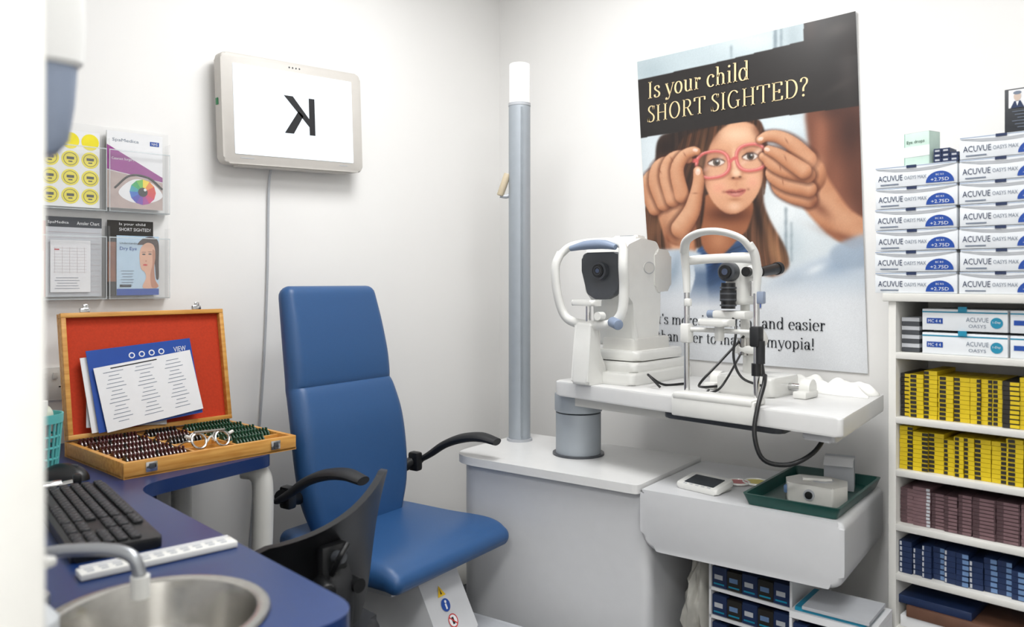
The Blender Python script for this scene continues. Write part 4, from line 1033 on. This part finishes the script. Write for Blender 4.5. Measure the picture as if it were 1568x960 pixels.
a = rc(1160, 471); c = rc(1167, 454); p.face([(a[0], a[1]), (c[0], a[1]), (c[0], c[1]), (a[0], c[1])], ZL, CBLUE, PM)
p.done('lettering', po)

# ------------------------------------------------------------------ shelving with lens boxes
sh = root('storage_shelf')
p = P()
X0, X1, Yf, Yb = 1.622, 2.35, -.25, -.013
for x in (X0, 1.99, X1-.018): p.bx((x, Yf, 0), (x+.018, Yb, 1.145), TRIM, .002)
p.bx((X0-.012, Yf-.008, 1.140), (X1, Yb, 1.160), TRIM, .003)
ZB = [1.017, .860, .732, .600, .480, .350, .20, .05]
for z in ZB: p.bx((X0+.016, Yf, z-.016), (X1-.016, Yb, z), TRIM, .002)
p.bx((X0+.016, Yb-.004, .05), (X1-.016, Yb, 1.145), WALL)
p.done('carcass', sh)

def lensbox(p, x, z, yf, w, h, d, dx=0.0, txt=('ACUVUE', 'OASYS MAX')):
    a = frame((x+dx, yf, z), (1, 0, 0), (0, 0, 1))   # z out = -Y
    p.bx((0, 0, -d), (w, h*.86, 0), CARD, .0008, M=a)
    p.face([(0.002, h*.86), (w*.25, h*.72), (w*.5, h*.68), (w*.75, h*.72), (w-.002, h*.86)], .0007, GREYPL, a)
    p.face([(0.002, h*.90), (w*.0+.002, h*.98), (w-.002, h*.98), (w-.002, h*.90), (w*.5, h*.80)], .0011, CARD, a)
    p.bx((.001, h*.86, -d), (w-.001, h*.97, -.002), CARD, M=a)
    p.bx((.001, h*.93, -.02), (w-.001, h*.955, .0013), CLBLUE, M=a)
    p.bx((w*.40, h*.86, 0), (w*.52, h*.99, .003), CNAVY, M=a)
    n = 14; cx_, r_ = w*.80, h*.48
    p.face([(cx_+r_*1.25*math.cos(math.pi*k/n), h*.08+r_*math.sin(math.pi*k/n)*1.08) for k in range(n+1)], .0012, CBLUE, a)
    p.text('+2.75D', cx_-r_*.80, h*.14, r_*1.6, h*.15, CARD, .0016, a); p.text('BC 8.5', cx_-r_*.35, h*.40, r_*.7, h*.08, CARD, .0016, a)
    p.text(txt[0], w*.04, h*.30, w*.31, h*.27, CNAVY, .0012, a); p.text(txt[1], w*.37, h*.32, w*.27, h*.17, CGREY, .0012, a)
    p.face([(w*.07, h*.10), (w*.30, h*.10), (w*.30, h*.16), (w*.07, h*.16)], .0012, CGREY, a)
p = P()
for r_ in range(6): lensbox(p, 1.590, 1.1605+r_*.0515, -.245, .184, .0510, .16, random.uniform(-.002, .002))
for r_ in range(7): lensbox(p, 1.779, 1.1605+r_*.0515, -.245, .184, .0510, .16, random.uniform(-.002, .002))
for r_ in range(7): lensbox(p, 1.968, 1.1605+r_*.0515, -.245, .184, .0510, .16, random.uniform(-.002, .002))
p.done('contact_lens_boxes_upper', sh)
p = P()
def lb2(p, x, z):
    a = frame((x, -.235, z), (1, 0, 0), (0, 0, 1)); w, h = .178, .052
    p.bx((0, 0, -.15), (w, h*.96, 0), CARD, .0008, M=a); p.face([(0, h*.8), (w, h*.8), (w, h*.86), (0, h*.86)], .0006, CTEAL, a)
    p.face([(.01, h*.3), (.045, h*.3), (.045, h*.55), (.01, h*.55)], .0008, CBLUE, a); p.text('MC 4 4', .013, h*.35, .028, h*.14, CARD, .0012, a)
    p.text('ACUVUE', w*.53, h*.42, w*.26, h*.2, CGREY, .0012, a); p.text('OASYS', w*.56, h*.16, w*.2, h*.15, CGREY, .0012, a)
    p.disc(w*.88, h*.4, h*.24, h*.24, .0012, CTEAL, a); p.text('1-Day', w*.835, h*.36, w*.09, h*.12, CARD, .0016, a)
    p.bx((w*.44, h*.86, 0), (w*.54, h*1.08, .004), CTEAL, M=a)
for x_ in (1.695, 2.012):
    for r_ in range(2): lb2(p, x_, 1.0175+r_*.056)
for r_ in range(2): p.bx((1.878, -.235, 1.0175+r_*.056), (1.985, -.085, 1.0675+r_*.056), CARD, .0008); p.bx((1.885, -.2358, 1.035+r_*.056), (1.92, -.2348, 1.046+r_*.056), CBLUE); p.bx((1.878, -.2356, 1.059+r_*.056), (1.985, -.2349, 1.062+r_*.056), CTEAL)
for r_ in range(8): p.bx((1.645, -.225, 1.018+r_*.0105), (1.685, -.12, 1.0275+r_*.0105), PAPERG if r_ % 2 else DGREY)
p.done('contact_lens_boxes_shelved', sh)
def stacks(name, z0, zmax, cols, h, widths, gap=.0015, xend=1.985):
    p = P(); x = 1.642
    while x < xend-.02:
        w = random.choice(widths); w = min(w, xend-x)
        hh = zmax*random.uniform(.86, 1.0); y0 = -.235+random.uniform(0, .012); base = random.choice(cols)
        z = z0
        while z+h < z0+hh:
            dx = random.uniform(-.0006, .0006)
            p.bx((x+dx, y0, z), (x+w-gap+dx, y0+.14, z+h-.0008), base[0])
            if len(base) > 1: p.bx((x+dx+w*base[2], y0-.0006, z+h*.12), (x+dx+w*base[3], y0, z+h*.82), base[1])
            z += h
        x += w
    p.done(name, sh)
stacks('lens_packs_yellow', .8605, .125, [(CYEL, CBLK, 0.0, .35), (CYEL, CBLK, .62, 1.0), (CBLK, CYEL, .45, .98), (CYEL, CBLK, .1, .5)], .0105, [.022, .03, .034])
stacks('lens_packs_yellow_lower', .7325, .108, [(CYEL, CBLK, 0.0, .35), (CYEL, CBLK, .6, 1.0), (CBLK, CYEL, .5, .98), (CYEL, CBLK, .1, .5)], .0105, [.022, .03, .034])
stacks('lens_packs_mauve', .6005, .105, [(CMAUVE, CMAUVE2, .0, .5), (CMAUVE2, CMAUVE, .3, .9), (CMAUVE, PAPERG, .75, .95)], .0085, [.03, .04, .048])
stacks('lens_packs_blue', .4805, .085, [(CNAVY, PAPERG, .05, .2), (CNAVY, CLBLUE, .6, .95), (CLBLUE, PAPERG, .1, .25), (CNAVY, CLBLUE, .5, 1.0)], .013, [.022, .026, .03])
p = P(); p.bx((1.645, -.235, .3505), (1.83, -.05, .378), PAPER, .001); p.bx((1.66, -.240, .3785), (1.90, -.06, .405), BROWN, .001); p.bx((1.64, -.232, .4055), (1.80, -.06, .425), CNAVY, .001); p.bx((1.84, -.235, .3505), (1.97, -.05, .377), CBLUE, .001)
for k in range(5): p.bx((1.645+k*.06, -.235, .2005), (1.70+k*.06, -.05, .2005+.09-.01*(k % 3)), [CNAVY, PAPER, CBLUE, BROWN, CNAVY][k], .001)
p.done('mixed_cartons', sh)

p = P(); p.bx((0, 0, 0), (.062, .045, .078), mat('carton_pale_green', '#c6ddd2', .5), .001); p.bx((-.001, -.0008, .02), (.063, 0, .045), PAPER); p.text('Eye drops', .006, 0, .045, .010, LGREEN, 0, frame((0, -.0012, .05), (1, 0, 0), (0, 0, 1)))
p.bx((-.0008, .0, .0), (0, .045, .078), mat('carton_teal', '#5fae96', .5)); p.bx((.0, .0, .078), (.062, .045, .0785), PAPER)
p.done('eye_drop_carton', M=T(1.65, -.22, 1.4700) @ RZ(-14))
p = P()
for k in range(3):
    for j in range(3-(k == 2)): p.bx((j*.018, 0, k*.011), (j*.018+.017, .05, k*.011+.0102), CNAVY); p.bx((j*.018+.003, -.0006, k*.011+.003), (j*.018+.013, 0, k*.011+.007), PAPERG)
p.done('lens_pack_stack', M=T(1.720, -.235, 1.4700))
p = P(); p.bx((0, 0, 0), (.11, .09, .095), mat('carton_charcoal', '#33363b', .5), .001); PORT = mat('print_portrait', '#c9b6a8', .5)
a = frame((0, -.0006, 0), (1, 0, 0), (0, 0, 1)); p.face([(.008, .052), (.042, .052), (.042, .092), (.008, .092)], 0, PAPER, a); p.disc(.025, .077, .007, .010, .0006, PORT, a); p.disc(.025, .085, .008, .004, .0007, CGREY, a); p.face([(.012, .052), (.038, .052), (.031, .067), (.019, .067)], .0008, CNAVY, a); p.face([(.022, .066), (.028, .066), (.025, .056)], .0010, PAPER, a)
for k in range(6): p.box((.055, -.001, .044-k*.007), (.08-.01*(k % 3), .0004, .0014), CGREY)
p.done('charcoal_carton', M=T(1.868, -.240, 1.5215))

# ------------------------------------------------------------------ boxes and bag under the drawer
ub = root('stacked_lens_storage_boxes')
def rack(p, x0, x1, y0, y1, zt, rows, rh):
    for k in range(rows):
        z = zt-(k+1)*rh
        if z < 0: break
        p.bx((x0, y0, z), (x1, y1, z+.008), PAPER); p.bx((x0, y0, z), (x0+.006, y1, z+rh), PAPER); p.bx((x1-.006, y0, z), (x1, y1, z+rh), PAPER)
        n = 5; w = (x1-x0-.014)/n
        p.bx((x0+.007, y0+.006, z+.009), (x1-.007, y1, z+rh-.02), CNAVY)
        for j in range(n):
            xx = x0+.008+j*w
            p.bx((xx, y0+.004, z+.009), (xx+w-.002, y0+.02, z+rh-.012-.004*(j % 2)), CBLK if j % 2 else CNAVY)
            p.bx((xx+w*.15, y0+.003, z+.03), (xx+w*.7, y0+.0045, z+.042), CLBLUE if j % 2 else PAPERG); p.bx((xx+w*.1, y0+.003, z+.016), (xx+w*.8, y0+.0045, z+.020), CTEAL)
p = P(); rack(p, 0, .225, 0, .26, .448, 6, .074); p.done('rack', ub, T(1.225, -.415, 0) @ RZ(3))
p = P(); rack(p, 0, .19, 0, .16, .385, 5, .074); p.bx((.0, .0, .386), (.19, .16, .402), PAPER); p.bx((.01, .01, .4025), (.17, .15, .412), CTEAL); p.bx((.03, .0, .4125), (.18, .14, .420), PAPERG)
p.done('rack_b', ub, T(1.47, -.46, 0) @ RZ(6))
b = bmesh.new(); bmesh.ops.create_icosphere(b, subdivisions=4, radius=1)
for v in b.verts:
    c = v.co.copy(); k = 1+.12*math.sin(9*c.x+5*c.z)+.08*math.sin(17*c.y+11*c.z)+.05*math.sin(23*c.x-13*c.y)
    v.co = Vector((c.x*.038*k, c.y*.10*k, .24+c.z*.22*(1+.05*math.sin(12*c.x))))
    if v.co.z < .005: v.co.z = .003
p = P(); p.bmm(b, BAG); p.done('plastic_bag', M=T(1.170, -.33, 0), ang=70)

# ------------------------------------------------------------------ office chair
oc = root('office_chair', T(.80, -1.425, 0))
p = P(); rows = []
NY, NZ = 19, 13
for i in range(NZ):
    t = i/(NZ-1)
    rf = []; rb = []
    for j in range(NY):
        s_ = 2*j/(NY-1)-1
        hw = .215*(1-.42*max(0, 2*t-1)**4-.25*max(0, 1-2*t)**3)*(.58+.46*t**.8)
        y = s_*hw
        z = .50+.245*t+.075*(y/.2)*t-.012+.012*abs(s_)**2*t
        x = .205-.10*(y/.19)**2+.06*(t-.5)-.03*math.sin(math.pi*t)
        rf.append(Vector((x-.014, y*.985, z))); rb.append(Vector((x+.006, y, z)))
    rows.append(rb+rf[::-1])
p.loft(rows, BLK)
p.done('backrest', oc)
p = P()
p.tube([(.20, 0, .66), (.235, 0, .60), (.225, 0, .50), (.16, 0, .43), (.05, 0, .42)], .016, BLK2, n=12, sx=.6, sy=1.6)
p.box((.215, -.01, .64), (.03, .06, .09), BLK, .01); p.cyl((.22, -.04, .615), (.265, -.05, .61), .018, BLK, bev=.004); p.cyl((.22, .03, .60), (.25, .03, .60), .014, BLK); p.cyl((.225, -.01, .66), (.25, -.01, .665), .012, DGREY)
p.tube([(.23, -.02, .63), (.26, -.02, .67), (.255, .0, .69)], .006, BLK, n=8)
p.done('tilt_mechanism', oc)
p = P(); p.prism(rrect(-.19, -.205, .17, .165, .07, 8), .415, .465, BLK2, .02, 4); p.done('seat', oc)
p = P(); p.cyl((0, 0, .09), (0, 0, .42), .025, CHROME); p.cyl((0, 0, .07), (0, 0, .13), .04, BLK)
for k in range(5):
    a = 2*math.pi*k/5+.3; c, s_ = math.cos(a), math.sin(a)
    p.tube([(0, 0, .10), (.12*c, .12*s_, .095), (.22*c, .22*s_, .07)], [.024, .02, .014], BLK, n=10); p.cyl((.22*c-.02*s_, .22*s_+.02*c, .027), (.22*c+.02*s_, .22*s_-.02*c, .027), .026, BLK2)
p.done('star_base', oc)

# ------------------------------------------------------------------ camera
cam = bpy.data.cameras.new('camera'); co = bpy.data.objects.new('camera', cam); S.collection.objects.link(co)
co.location = (2.348, -2.276, 1.19); co.rotation_euler = (math.radians(90), 0, math.radians(45))
cam.lens = 28; cam.sensor_width = 36; cam.sensor_fit = 'HORIZONTAL'; cam.shift_y = -50/1568
cam.clip_start = .02
cam.dof.use_dof = True; cam.dof.focus_distance = 2.3; cam.dof.aperture_fstop = 3.2
S.camera = co
S.view_settings.view_transform = 'Standard'
S.view_settings.look = 'None'
